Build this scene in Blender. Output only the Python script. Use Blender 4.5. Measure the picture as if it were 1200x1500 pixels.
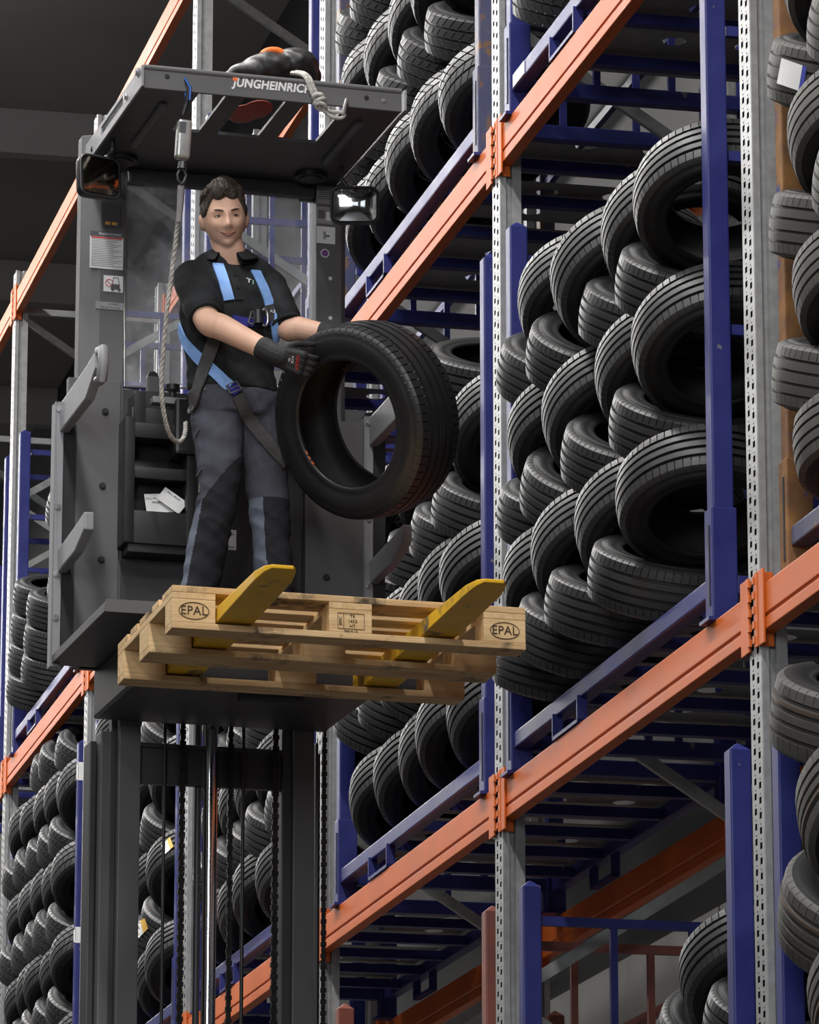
import bpy, bmesh, math, random
from math import sin, cos, pi, radians, atan, sqrt, degrees
from mathutils import Vector, Matrix, Euler
from mathutils.bvhtree import BVHTree
random.seed(7)
scene = bpy.context.scene
for o in list(bpy.data.objects): bpy.data.objects.remove(o)
COL = scene.collection

# ------------------------------------------------------------------ camera
FPX = 7000.0; PITCH = atan(1770/7000.0); YAW = radians(13.1)
CAM = Vector((0, 0, 1.6))
FWD = Vector((sin(YAW)*cos(PITCH), cos(YAW)*cos(PITCH), sin(PITCH)))
RGT = Vector((cos(YAW), -sin(YAW), 0)); UPV = RGT.cross(FWD)
cd = bpy.data.cameras.new('camera'); cam = bpy.data.objects.new('camera', cd); COL.objects.link(cam)
cd.sensor_fit = 'HORIZONTAL'; cd.sensor_width = 36.0; cd.lens = 36.0*FPX/1200.0
cd.clip_start = .1; cd.clip_end = 300
cam.matrix_world = Matrix.Translation(CAM) @ Matrix((RGT, UPV, -FWD)).transposed().to_4x4()
scene.camera = cam

# ------------------------------------------------------------------ world, lights, exposure
scene.view_settings.view_transform = 'Standard'; scene.view_settings.look = 'None'
scene.view_settings.gamma = 1.0; scene.view_settings.use_curve_mapping = False
scene.view_settings.exposure = -0.05
w = bpy.data.worlds.new('world'); scene.world = w; w.use_nodes = True
w.node_tree.nodes['Background'].inputs[0].default_value = (.35, .42, .55, 1)
w.node_tree.nodes['Background'].inputs[1].default_value = 0.2
def area(name, loc, target, sx, sy, power, col=(1, 1, 1)):
    l = bpy.data.lights.new(name, 'AREA'); l.shape = 'RECTANGLE'; l.size = sx; l.size_y = sy; l.energy = power; l.color = col
    o = bpy.data.objects.new(name, l); COL.objects.link(o); o.location = loc
    o.rotation_euler = (Vector(target)-Vector(loc)).to_track_quat('-Z', 'Y').to_euler()
    return o
# aisle lamps below the roof, in a line over the aisle, and an added frontal fill behind the camera for man and truck
for i in range(11):
    area('aisle_lamp', (1.2, 4.0+i*6.0, 13.6), (1.2, 4.0+i*6.0, 0), .4, 4.0, 630, (1, .98, .95))
    area('aisle_lamp', (-4.5, 4.0+i*6.0, 13.6), (-4.5, 4.0+i*6.0, 0), .4, 4.0, 240, (1, .98, .95))
area('front_fill', (-6.5, -9.0, 8.5), (3.0, 16.0, 6.0), 7, 5, 1700, (.92, .96, 1.0))

for (x_, y_, e_) in ((2.6, 33.0, 120), (1.0, 50.0, 160)):  # added bluish point lights, only there to brighten the far roof
    l_ = bpy.data.lights.new('roof_glow_light', 'POINT'); l_.energy = e_; l_.shadow_soft_size = .25; l_.color = (.86, .92, 1.0)
    o_ = bpy.data.objects.new('roof_glow_light', l_); COL.objects.link(o_); o_.location = (x_, y_, 13.4)

# ------------------------------------------------------------------ frames
TY = radians(3.0); TO = Vector((2.669, 14.858, 0)); ZT = 5.0
TM = Matrix.Translation(TO) @ Matrix.Rotation(TY, 4, 'Z'); TMI = TM.inverted()
def ray(px, py): return FWD + RGT*((px-600)/FPX) - UPV*((py-750)/FPX)
def at(px, py, v):
    """truck-local point on the plane at depth v that lies on the line of sight (z from the ground)"""
    a = TMI @ CAM; d = TMI.to_3x3() @ ray(px, py); return a + d*((v-a.y)/d.y)
def atw(px, py, v): return TM @ at(px, py, v)
def onx(px, py, X):
    d = ray(px, py); return CAM + d*((X-CAM.x)/d.x)

# ------------------------------------------------------------------ materials
MATS = {}
def mat(name, c1, c2=None, rough=.5, metal=0.0, scale=8.0, bump=0.0, bscale=60.0, detail=5.0, spec=.5, lo=.35, hi=.65, stretch=None, rvar=0.0, coat=0.0):
    m = bpy.data.materials.new(name); m.use_nodes = True; nt = m.node_tree; N = nt.nodes; L = nt.links
    b = N['Principled BSDF']; b.inputs['Roughness'].default_value = rough; b.inputs['Metallic'].default_value = metal
    b.inputs['Specular IOR Level'].default_value = spec; b.inputs['Coat Weight'].default_value = coat
    tc = N.new('ShaderNodeTexCoord'); mp = N.new('ShaderNodeMapping'); L.new(tc.outputs['Object'], mp.inputs[0])
    if stretch: mp.inputs['Scale'].default_value = stretch
    if c2 is None: c2 = tuple(x*.8 for x in c1)
    nz = N.new('ShaderNodeTexNoise'); nz.inputs['Scale'].default_value = scale; nz.inputs['Detail'].default_value = detail
    L.new(mp.outputs[0], nz.inputs['Vector'])
    cr = N.new('ShaderNodeValToRGB'); cr.color_ramp.elements[0].position = lo; cr.color_ramp.elements[1].position = hi
    cr.color_ramp.elements[0].color = (*c1, 1); cr.color_ramp.elements[1].color = (*c2, 1)
    L.new(nz.outputs['Fac'], cr.inputs[0]); L.new(cr.outputs[0], b.inputs['Base Color'])
    if rvar:
        mr = N.new('ShaderNodeMapRange'); mr.inputs['To Min'].default_value = rough-rvar; mr.inputs['To Max'].default_value = rough+rvar
        L.new(nz.outputs['Fac'], mr.inputs[0]); L.new(mr.outputs[0], b.inputs['Roughness'])
    if bump:
        n2 = N.new('ShaderNodeTexNoise'); n2.inputs['Scale'].default_value = bscale; n2.inputs['Detail'].default_value = 4
        L.new(mp.outputs[0], n2.inputs['Vector'])
        bp = N.new('ShaderNodeBump'); bp.inputs['Strength'].default_value = bump; bp.inputs['Distance'].default_value = .01
        L.new(n2.outputs['Fac'], bp.inputs['Height']); L.new(bp.outputs[0], b.inputs['Normal'])
    MATS[name] = m; m['cr'] = 0
    return m
def wear(m, col, scale=14, lo=.62, hi=.68, rough=.8):
    """flakes of another colour (rust, chipped paint) with a shape of their own"""
    nt = m.node_tree; N = nt.nodes; L = nt.links; b = N['Principled BSDF']
    src = b.inputs['Base Color'].links[0].from_socket
    tc = N.new('ShaderNodeTexCoord'); nz = N.new('ShaderNodeTexNoise'); nz.inputs['Scale'].default_value = scale; nz.inputs['Detail'].default_value = 8
    nz.inputs['Roughness'].default_value = .65
    L.new(tc.outputs['Object'], nz.inputs['Vector'])
    mr = N.new('ShaderNodeMapRange'); mr.inputs['From Min'].default_value = lo; mr.inputs['From Max'].default_value = hi
    L.new(nz.outputs['Fac'], mr.inputs[0])
    mx = N.new('ShaderNodeMix'); mx.data_type = 'RGBA'; L.new(mr.outputs[0], mx.inputs['Factor']); L.new(src, mx.inputs['A']); mx.inputs['B'].default_value = (*col, 1)
    L.new(mx.outputs['Result'], b.inputs['Base Color'])
    return m
M_BLUE = wear(mat('blue_paint', (.017, .021, .125), (.026, .031, .155), .42, spec=.28, scale=5, bump=.05, rvar=.08), (.16, .15, .17), 9, .66, .70)
M_BLUEOLD = wear(mat('worn_blue_paint', (.045, .050, .12), (.065, .065, .115), .5, scale=6, bump=.08), (.17, .085, .035), 7, .53, .58)
M_RUST = wear(mat('rusty_paint', (.24, .11, .03), (.13, .06, .025), .75, scale=9, bump=.2), (.04, .05, .17), 5, .58, .62)
M_BROWN = mat('brown_paint', (.20, .055, .035), (.15, .045, .035), .5, scale=6, bump=.05)
M_ORANGE = wear(mat('orange_paint', (.50, .096, .010), (.58, .120, .017), .50, spec=.3, scale=4, bump=.04, rvar=.06), (.32, .08, .03), 11, .68, .74)
M_GALV = mat('galvanised_steel', (.30, .31, .31), (.40, .41, .41), .42, .35, scale=30, bump=.04)
M_ZINC = mat('zinc_brace', (.22, .23, .22), (.28, .29, .28), .45, .3, scale=20)
M_TRUCK = mat('truck_grey_paint', (.088, .087, .091), (.100, .098, .102), .50, scale=3, bump=.06, bscale=260)
M_TRUCKL = mat('truck_light_grey_paint', (.22, .22, .235), (.25, .25, .265), .45, scale=5, bump=.04, bscale=200)
M_DARK = mat('dark_grey_paint', (.030, .030, .033), (.040, .040, .043), .45, scale=5, bump=.04, bscale=200)
M_BLACKP = mat('black_plastic', (.012, .012, .014), (.018, .018, .020), .42, scale=6, bump=.05, bscale=300)
M_BLACKG = mat('black_grease_steel', (.012, .012, .012), (.03, .03, .03), .35, .5, scale=30)
M_CHROME = mat('chromed_rod', (.55, .56, .58), (.60, .60, .62), .12, 1.0, scale=3)
M_STEEL = mat('bright_steel', (.55, .55, .55), (.45, .45, .45), .3, .9, scale=20)
M_RUBBER = mat('tyre_tread_rubber', (.022, .022, .0235), (.033, .033, .0345), .44, scale=5, bump=.06, bscale=120, spec=.36)
M_RUBBER2 = mat('tyre_sidewall_rubber', (.010, .010, .0105), (.015, .015, .0155), .62, scale=6, bump=.05, bscale=60, spec=.18)
M_LINER = mat('tyre_liner_rubber', (.005, .005, .005), (.007, .007, .007), .7, scale=8)
M_RUBBERG = mat('dusty_tread_rubber', (.048, .046, .042), (.066, .062, .057), .60, scale=4, bump=.06, bscale=120, spec=.35)
M_RUBBERH = mat('fresh_tyre_rubber', (.011, .011, .012), (.017, .017, .018), .38, scale=5, bump=.04, bscale=90, spec=.5)
M_YELLOW = wear(mat('yellow_fork_paint', (.74, .43, .012), (.68, .38, .015), .42, scale=7, bump=.08), (.10, .085, .06), 6, .56, .66)
M_WOOD = mat('pallet_wood', (.58, .37, .17), (.72, .51, .27), .72, scale=5, bump=.25, bscale=40, stretch=(.6, 7, 7))
M_WOODY = mat('pallet_wood_cross', (.56, .36, .165), (.70, .49, .26), .72, scale=5, bump=.25, bscale=40, stretch=(7, .6, 7))
M_WOODD = wear(mat('pallet_wood_worn', (.48, .30, .14), (.66, .46, .24), .78, scale=6, bump=.25, bscale=40, stretch=(.6, 6, 6)), (.07, .05, .03), 5, .54, .66)
M_INK = mat('burnt_ink', (.06, .028, .012), None, .8)
M_WALL = mat('pale_wall_panel', (.42, .41, .39), (.50, .49, .47), .7, scale=2)
M_CEIL = mat('roof_sheet', (.19, .175, .16), (.24, .222, .205), .65, scale=.6)
M_ENDW = mat('end_wall_panel', (.060, .055, .050), (.075, .069, .062), .6, scale=.4)
M_CLAD = mat('dark_wall_cladding', (.016, .015, .014), (.022, .020, .019), .7, scale=1)
M_STRIPE = mat('brown_stripe_rubber', (.085, .055, .04), (.06, .042, .032), .6)
M_FLOOR = mat('concrete_floor', (.04, .04, .039), (.055, .055, .053), .4, scale=1.2, bump=.03)
M_WHITE = mat('white_label', (.70, .70, .70), (.62, .62, .63), .5, scale=30)
M_PAPER = mat('white_paper', (.75, .75, .74), (.70, .70, .70), .7, scale=12)
M_PRINT = mat('label_print', (.08, .08, .09), None, .6)
M_RED = mat('sign_red', (.55, .03, .03), None, .5)
M_LGREY = mat('label_grey', (.28, .27, .28), (.24, .23, .24), .5, scale=20)
M_PURPLE = mat('label_purple', (.18, .06, .25), None, .5)
M_ORG2 = mat('logo_orange', (.8, .16, .04), None, .5)
M_GREENL = mat('logo_green', (.25, .50, .38), None, .6)
M_SKIN = mat('skin', (.66, .40, .29), (.72, .45, .33), .52, scale=14, bump=.03, bscale=250, spec=.4)
M_LIPS = mat('lips', (.50, .19, .16), None, .45)
M_HAIR = mat('dark_brown_hair', (.030, .020, .015), (.060, .042, .030), .5, scale=30, bump=.9, bscale=70, stretch=(3, 3, .5))
M_BROW = mat('eyebrow_hair', (.075, .045, .030), None, .7)
M_EYE = mat('eye_white', (.60, .56, .54), None, .25)
M_IRIS = mat('iris', (.035, .02, .015), None, .2)
M_POLO = mat('black_polo_cloth', (.012, .013, .015), (.019, .021, .023), .85, scale=12, bump=.35, bscale=22, spec=.25)
M_TROUS = mat('grey_work_trouser_cloth', (.048, .050, .066), (.068, .071, .090), .85, scale=9, bump=.5, bscale=16, spec=.2)
M_TROUSD = mat('dark_trouser_patch_cloth', (.013, .014, .018), (.019, .020, .025), .85, scale=9, bump=.4, bscale=18, spec=.2)
M_TROUSB = mat('blue_grey_trouser_panel', (.085, .10, .14), (.11, .13, .17), .8, scale=9, bump=.4, bscale=18)
M_GLOVE = mat('black_glove_knit', (.010, .010, .012), (.016, .016, .018), .75, scale=20, bump=.3, bscale=150)
M_WEB = mat('light_blue_webbing', (.20, .38, .78), (.25, .44, .82), .7, scale=40, bump=.2, bscale=200)
M_WEBD = mat('navy_webbing', (.02, .02, .22), None, .7)
M_WEBK = mat('grey_black_webbing', (.045, .043, .045), (.06, .058, .06), .75, scale=40, bump=.2, bscale=200)
M_ROPE = mat('off_white_rope', (.50, .48, .44), (.30, .29, .28), .8, scale=45, bump=.5, bscale=90)
M_BAG = mat('black_nylon_bag', (.014, .013, .014), (.022, .020, .020), .5, scale=9, bump=.5, bscale=14)
M_REDBAG = mat('red_bag_cloth', (.30, .045, .03), (.20, .03, .02), .6, scale=9, bump=.3, bscale=20)
M_ORGFAB = mat('orange_fabric', (.85, .18, .02), None, .6)
M_ALU = mat('brushed_alloy', (.50, .50, .49), (.42, .42, .42), .35, .7, scale=20, bump=.1)
M_BLUEAN = mat('blue_anodised', (.05, .14, .45), None, .25, .7)
M_YLAB = mat('yellow_label', (.80, .48, .10), None, .6)
M_BLAB = mat('blue_print', (.06, .07, .35), None, .6)

def post_mat():
    m = mat('perforated_upright_steel', (.27, .275, .275), (.34, .345, .345), .42, .35, scale=25, bump=.03)
    nt = m.node_tree; N = nt.nodes; L = nt.links; b = N['Principled BSDF']; src = b.inputs['Base Color'].links[0].from_socket
    tc = N.new('ShaderNodeTexCoord'); sp = N.new('ShaderNodeSeparateXYZ'); L.new(tc.outputs['Object'], sp.inputs[0])
    def ma(op, a, bb=None, c=None):
        n = N.new('ShaderNodeMath'); n.operation = op
        for i, x in enumerate((a, bb, c)):
            if x is None: continue
            if hasattr(x, 'links'): L.new(x, n.inputs[i])
            else: n.inputs[i].default_value = x
        return n.outputs[0]
    X, Y, Z = sp.outputs
    front = ma('LESS_THAN', X, .002)
    tot = None
    for y0, off in ((.026, 0.0), (-.026, .02)):
        fz = ma('FRACT', ma('MULTIPLY', ma('ADD', Z, off), 20.0))
        big = ma('MULTIPLY', ma('LESS_THAN', ma('ABSOLUTE', ma('SUBTRACT', Y, y0)), .012), ma('LESS_THAN', ma('ABSOLUTE', ma('SUBTRACT', fz, .5)), .22))
        sm = ma('MULTIPLY', ma('LESS_THAN', ma('ABSOLUTE', ma('SUBTRACT', Y, y0)), .004), ma('LESS_THAN', ma('ABSOLUTE', ma('SUBTRACT', fz, .92)), .06))
        q = ma('MAXIMUM', big, sm); tot = q if tot is None else ma('MAXIMUM', tot, q)
    tot = ma('MULTIPLY', tot, front)
    df = N.new('ShaderNodeBsdfDiffuse'); df.inputs[0].default_value = (.006, .006, .007, 1); ms = N.new('ShaderNodeMixShader')
    L.new(tot, ms.inputs[0]); L.new(b.outputs[0], ms.inputs[1]); L.new(df.outputs[0], ms.inputs[2]); L.new(ms.outputs[0], N['Material Output'].inputs[0])
    return m
M_POST = post_mat()
def glass_mat():
    m = mat('acrylic_pane', (.9, .9, .92), (.9, .9, .92), .12, scale=3)
    nt = m.node_tree; N = nt.nodes; L = nt.links; b = N['Principled BSDF']; out = N['Material Output']
    tr = N.new('ShaderNodeBsdfTransparent'); tr.inputs[0].default_value = (.90, .91, .92, 1)
    tc = N.new('ShaderNodeTexCoord'); nz = N.new('ShaderNodeTexNoise'); nz.inputs['Scale'].default_value = 4; nz.inputs['Detail'].default_value = 10; nz.inputs['Roughness'].default_value = .75
    L.new(tc.outputs['Object'], nz.inputs['Vector'])
    mr = N.new('ShaderNodeMapRange'); mr.inputs['From Min'].default_value = .38; mr.inputs['From Max'].default_value = .75; mr.inputs['To Min'].default_value = .06; mr.inputs['To Max'].default_value = .34
    L.new(nz.outputs['Fac'], mr.inputs[0]); ms = N.new('ShaderNodeMixShader'); L.new(mr.outputs[0], ms.inputs[0]); L.new(tr.outputs[0], ms.inputs[1]); L.new(b.outputs[0], ms.inputs[2])
    L.new(ms.outputs[0], out.inputs[0]); return m
M_GLASS = glass_mat()
M_MIRROR = mat('mirror_glass', (.80, .80, .80), (.78, .78, .78), .06, 1.0, scale=2)
M_MIRRORD = mat('dark_reflection_glass', (.22, .20, .16), (.20, .18, .15), .10, 1.0, scale=2)  # clear mirror; its dark brownish reflection is put into the colour

# ------------------------------------------------------------------ mesh helpers
class MB:
    def __init__(s): s.v = []; s.f = []
    def add(s, vs, fs):
        n = len(s.v); s.v += [Vector(p) for p in vs]; s.f += [tuple(i+n for i in f) for f in fs]; return s
    def box(s, c, d, rot=None):
        c = Vector(c); x, y, z = (q/2 for q in d); P = [Vector(p) for p in ((-x,-y,-z),(x,-y,-z),(x,y,-z),(-x,y,-z),(-x,-y,z),(x,-y,z),(x,y,z),(-x,y,z))]
        if rot is not None: P = [rot @ p for p in P]
        return s.add([c+p for p in P], [(0,3,2,1),(4,5,6,7),(0,1,5,4),(1,2,6,5),(2,3,7,6),(3,0,4,7)])
    def bb(s, a, b): 
        a = Vector(a); b = Vector(b); return s.box((a+b)/2, [abs(q) for q in (b-a)])
    def beam(s, p, q, wx, wz, up=(0,0,1)):
        """square bar from p to q, wx across, wz along up"""
        p = Vector(p); q = Vector(q); t = (q-p).normalized(); u = Vector(up); a = t.cross(u)
        if a.length < 1e-4: a = t.cross(Vector((1,0,0)))
        a.normalize(); u = a.cross(t)
        P = [r+a*i*wx/2+u*j*wz/2 for r in (p,q) for i,j in ((-1,-1),(1,-1),(1,1),(-1,1))]
        return s.add(P, [(0,1,2,3),(7,6,5,4),(0,4,5,1),(1,5,6,2),(2,6,7,3),(3,7,4,0)])
    def prism(s, poly, o, ex, ey, ez):
        """polygon (2D list) in the ex, ey plane at o, pushed along ez"""
        o = Vector(o); ex = Vector(ex); ey = Vector(ey); ez = Vector(ez); n = len(poly)
        P = [o+ex*a+ey*b for a,b in poly]; P += [p+ez for p in P]
        fs = [tuple(range(n))[::-1], tuple(range(n,2*n))]+[(i,(i+1)%n,n+(i+1)%n,n+i) for i in range(n)]
        return s.add(P, fs)
    def tube(s, pts, r, n=10, cap=True, closed=False):
        pts = [Vector(p) for p in pts]; m = len(pts); R = r if hasattr(r,'__len__') else [r]*m
        prev = None; P = []
        for i,p in enumerate(pts):
            a = pts[(i+1)%m] if (closed or i<m-1) else pts[i]; b = pts[i-1] if (closed or i>0) else pts[i]
            t = (a-b).normalized()
            if prev is None:
                u = t.cross(Vector((0,0,1)))
                if u.length < .05: u = t.cross(Vector((1,0,0)))
            else: u = prev - t*prev.dot(t)
            u.normalize(); prev = u; w_ = t.cross(u)
            P += [p+(u*cos(2*pi*k/n)+w_*sin(2*pi*k/n))*R[i] for k in range(n)]
        fs = []
        for i in range(m if closed else m-1):
            j = (i+1)%m
            fs += [(i*n+k, i*n+(k+1)%n, j*n+(k+1)%n, j*n+k) for k in range(n)]
        if cap and not closed: fs += [tuple(range(n))[::-1], tuple((m-1)*n+k for k in range(n))]
        return s.add(P, fs)
    def cyl(s, p, q, r, n=16): return s.tube([p,q], r, n)
    def ell(s, c, rx, ry, rz, rot=None, nu=16, nv=10):
        c = Vector(c); P = []
        for j in range(nv+1):
            th = pi*j/nv
            for i in range(nu):
                ph = 2*pi*i/nu; p = Vector((rx*sin(th)*cos(ph), ry*sin(th)*sin(ph), rz*cos(th)))
                P.append(c+(rot @ p if rot is not None else p))
        return s.add(P, [(j*nu+i,(j+1)*nu+i,(j+1)*nu+(i+1)%nu,j*nu+(i+1)%nu) for j in range(nv) for i in range(nu)])
    def build(s, name, m, parent=None, bevel=0, smooth=False, seg=2, angle=40, off=(0,0,0), clean=True):
        me = bpy.data.meshes.new(name); O_ = Vector(off)
        me.from_pydata([tuple(p-O_) for p in s.v], [], s.f); me.update()
        bm = bmesh.new(); bm.from_mesh(me)
        if clean:
            bmesh.ops.remove_doubles(bm, verts=bm.verts, dist=1e-6)
            bmesh.ops.recalc_face_normals(bm, faces=bm.faces)
        if bevel:
            ed = [e for e in bm.edges if len(e.link_faces)==2 and e.calc_face_angle(0) > radians(30)]
            bmesh.ops.bevel(bm, geom=ed, offset=bevel, segments=seg, profile=.6, affect='EDGES', clamp_overlap=True)
        if smooth:
            for f in bm.faces: f.smooth = True
            for e in bm.edges:
                if len(e.link_faces)==2 and e.calc_face_angle(0) > radians(angle): e.smooth = False
        bm.to_mesh(me); bm.free()
        if m is not None: me.materials.append(m)
        return link(name, me, parent)
def link(name, me, parent=None):
    o = bpy.data.objects.new(name, me); COL.objects.link(o)
    if parent is not None: o.parent = parent
    return o
def empty(name, loc=(0,0,0), rz=0):
    o = bpy.data.objects.new(name, None); COL.objects.link(o); o.location = loc; o.rotation_euler = (0,0,rz); o.empty_display_size = .2; return o
def tag(o, label=None, cat=None, group=None, kind=None):
    if label: o['label'] = label
    if cat: o['category'] = cat
    if group: o['group'] = group
    if kind: o['kind'] = kind
    return o
def struct(o): o['kind'] = 'structure'; return o
def copy_tree(o, parent=None):
    c = o.copy(); COL.objects.link(c); c.parent = parent
    for ch in list(o.children): copy_tree(ch, c)
    return c
def text(name, body, size, m, parent, origin, ex, ey, extrude=.0006, align='CENTER', squash=1.0, bold=0.0, shear=0.0):
    """flat printed lettering: ex along the line, ey up"""
    cu = bpy.data.curves.new(name, 'FONT'); cu.body = body; cu.size = size; cu.extrude = extrude; cu.align_x = align; cu.align_y = 'CENTER'
    cu.resolution_u = 3; cu.offset = bold; cu.shear = shear; cu.space_character = 1.05
    t = bpy.data.objects.new(name, cu); COL.objects.link(t); bpy.context.view_layer.update()
    me = bpy.data.meshes.new_from_object(t.evaluated_get(bpy.context.evaluated_depsgraph_get())); bpy.data.objects.remove(t)
    ex = Vector(ex).normalized(); ey = Vector(ey).normalized(); ez = ex.cross(ey).normalized(); origin = Vector(origin)
    for vt in me.vertices: vt.co = origin + ex*vt.co.x*squash + ey*vt.co.y + ez*vt.co.z
    me.materials.clear(); me.materials.append(m)
    return link(name, me, parent)
def evaluated(o, name, m, parent=None):
    """bake an object's modifiers into a plain mesh object"""
    bpy.context.view_layer.update()
    me = bpy.data.meshes.new_from_object(o.evaluated_get(bpy.context.evaluated_depsgraph_get()))
    me.name = name; bpy.data.objects.remove(o); me.materials.clear(); me.materials.append(m)
    for p in me.polygons: p.use_smooth = True
    return link(name, me, parent)
def fuse(mb, name, m, vox=.007, smooth=6, parent=None, off=(0,0,0), factor=.5):
    """one continuous skin over overlapping volumes"""
    o = mb.build(name+'_raw', None, None, off=off, clean=False)
    r = o.modifiers.new('r', 'REMESH'); r.mode = 'VOXEL'; r.voxel_size = vox
    if smooth:
        s_ = o.modifiers.new('s', 'SMOOTH'); s_.iterations = smooth; s_.factor = factor
    return evaluated(o, name, m, parent)

# ------------------------------------------------------------------ the hall (setting)
def hall():
    struct(MB().bb((-14,-22,-.2),(7.2,70,0)).build('floor', M_FLOOR))
    wr = struct(MB().bb((7.0,-22,0),(7.2,70,14.5)).build('wall_right', M_CLAD))
    for i in range(11): MB().bb((6.96,-22+i*5.0,0),(7.0,-17.03+i*5.0,5.6)).build('pale_wall_panel', M_WALL, wr)
    struct(MB().bb((-14.2,-22,0),(-14,70,14.5)).build('wall_left', M_ENDW))
    far = struct(MB().bb((-14,70,0),(7.2,70.2,14.5)).build('wall_far', M_ENDW))
    wc = struct(MB().bb((-14,-22.2,0),(7.2,-22,14.5)).build('wall_camera_side', M_ENDW))
    day = bpy.data.materials.new('daylight_pane'); day.use_nodes = True; day.node_tree.nodes.clear(); em = day.node_tree.nodes.new('ShaderNodeEmission'); em.inputs[0].default_value = (.85,.93,1,1); em.inputs[1].default_value = 1.6
    ou = day.node_tree.nodes.new('ShaderNodeOutputMaterial'); day.node_tree.links.new(em.outputs[0], ou.inputs[0])
    for i in range(3):
        x = -11+i*5.6
        wn = struct(MB().bb((x,-22,5.0),(x+3.6,-21.9,8.6)).build('window_%d' % (i+1), M_ENDW))
        for a in range(3):
            for b in range(2): MB().bb((x+.12+a*1.16,-21.9,5.12+b*1.72),(x+1.16+a*1.16,-21.88,6.74+b*1.72)).build('window_pane', day, wn)
    ce = struct(MB().bb((-14,-22,14.5),(7.2,70,14.7)).build('ceiling', M_CEIL))
    for i in range(14):
        y = 12+i*4.2; MB().bb((-14,y,14.12),(7.0,y+.14,14.5)).build('roof_purlin', M_CEIL, ce)
    for i in range(9):
        x = -12+i*2.3; MB().bb((x,69.86,0),(x+1.9,70,14.4)).build('wall_panel', M_ENDW, far)
hall()

# ------------------------------------------------------------------ racking
XF = 4.585; DEP = 1.10; BAY = 3.45
POSTY = {'G': 11.30, 'B': 14.75, 'A': 18.20, 'C': 21.65, 'D': 25.10, 'E': 28.55, 'F': 32.00, 'H': 35.45}
LEV = [-0.24, 2.48, 5.21, 7.93, 11.30]       # beam tops
def upright_poly(): return [(0,-.062),(.003,-.065),(.026,-.065),(.030,-.044),(.048,-.044),(.052,-.065),(.090,-.065),(.090,-.045),(.082,-.045),(.082,.045),(.090,.045),(.090,.065),(.052,.065),(.048,.044),(.030,.044),(.026,.065),(.003,.065),(0,.062)]
POSTTOP = {}
FRAME_WHERE = {'G':'nearest the rusty stillage at the edge of the row','B':'between the main tyre stillage and the rusty stillage','A':'between the two stillages beside the pallet','C':'partly hidden by the truck mast','D':'seen through the truck windscreen','E':'behind the left gate post of the truck','F':'at the far end with its top showing','H':'last in the row'}
def upright(key):
    y = POSTY[key]-.065; top = POSTTOP.get(key, 11.46); r = empty('rack_upright_frame', (XF, y, 0))
    tag(r, 'galvanised perforated rack upright frame '+FRAME_WHERE[key], 'rack frame', 'rack upright frames')
    MB().prism(upright_poly(), (0,0,0), (1,0,0), (0,1,0), (0,0,top)).build('front_post', M_POST, r)
    MB().prism([(DEP-a, b) for a,b in upright_poly()], (0,0,0), (1,0,0), (0,1,0), (0,0,top-.02)).build('rear_post', M_POST, r)
    z = .3; k = 0
    while z < top-.8:
        a, b = (.06, DEP-.06) if k % 2 == 0 else (DEP-.06, .06)
        MB().prism([(-.024,-.014),(.024,-.014),(.024,.014),(.018,.014),(.018,-.008),(-.018,-.008),(-.018,.014),(-.024,.014)], (a,-.02,z), Vector((-(.62),0,abs(b-a))).normalized() if b>a else Vector((.62,0,abs(b-a))).normalized(), (0,1,0), (b-a,0,.62)).build('diagonal_brace', M_ZINC, r)
        z += .68; k += 1
        if k % 4 == 0:
            MB().bb((.05,-.03,z-.025),(DEP-.05,.0,z+.02)).build('cross_brace', M_ZINC, r)
    return r
for k in 'GBACDEFH': upright(k)
BEAMPOLY = [(0,0),(0,.040),(.006,.043),(.006,.050),(0,.054),(0,.155),(.05,.155),(.05,0)]
def beam(y0, y1, ztop, rear=False, where=''):
    L_ = y1-y0; x = XF+(DEP-.052 if rear else -.002)
    r = MB().prism(BEAMPOLY, (0,.0,-.155), (1,0,0), (0,0,1), (0,L_,0)).build('rack_beam', M_ORANGE, None, bevel=.003)
    r.location = (x, y0, ztop)
    tag(r, ('orange steel rear rack beam ' if rear else 'orange steel rack beam ')+where, 'rack beam', 'rear rack beams' if rear else 'front rack beams')
    for e, s in ((0, 1), (L_, -1)):
        m = MB()
        m.bb((-.006,e,-.20),(.045,e+s*.006,.05))
        m.bb((-.008,e,-.20),(-.001,e+s*.06,.05))                      # plate lapped on the post's side
        m.bb((-.010,e-s*.036,-.20),(-.003,e-s*.002,.05))
        for q in range(5): m.bb((-.013,e-s*.050,-.185+q*.05),(-.003,e-s*.030,-.160+q*.05))
        m.build('beam_connector', M_ORANGE, r, bevel=.0015)
    return r
NEXT = [('G','B'),('B','A'),('A','C'),('C','D'),('D','E'),('E','F'),('F','H')]
BW = {('G','B'):'below the rusty stillage',('B','A'):'below the main tyre stillage',('A','C'):'beside the pallet right of the truck mast',('C','D'):'behind the truck mast',('D','E'):'behind the truck mast beyond the second upright',('E','F'):'left of the truck',('F','H'):'farthest along the row'}
LW = {1:'on the low level',2:'on the middle level',3:'on the high level',4:'on the top level'}
for (a,b) in NEXT:
    for li in (1,2,3,4):
        z = LEV[li]
        if li == 4 and a in 'GBA': continue
        beam(POSTY[a]+.002, POSTY[b]-.132, z, False, BW[(a,b)]+' '+LW[li])
        if (li < 4 and a in 'GBAC') or (li == 4 and a in 'CDE'): beam(POSTY[a]+.002, POSTY[b]-.132, z, True, BW[(a,b)]+' '+LW[li])
beam(POSTY['A']+.002+3.45, POSTY['D']-.132, LEV[4], False, 'above the truck roof on the top level') if False else None

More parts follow.
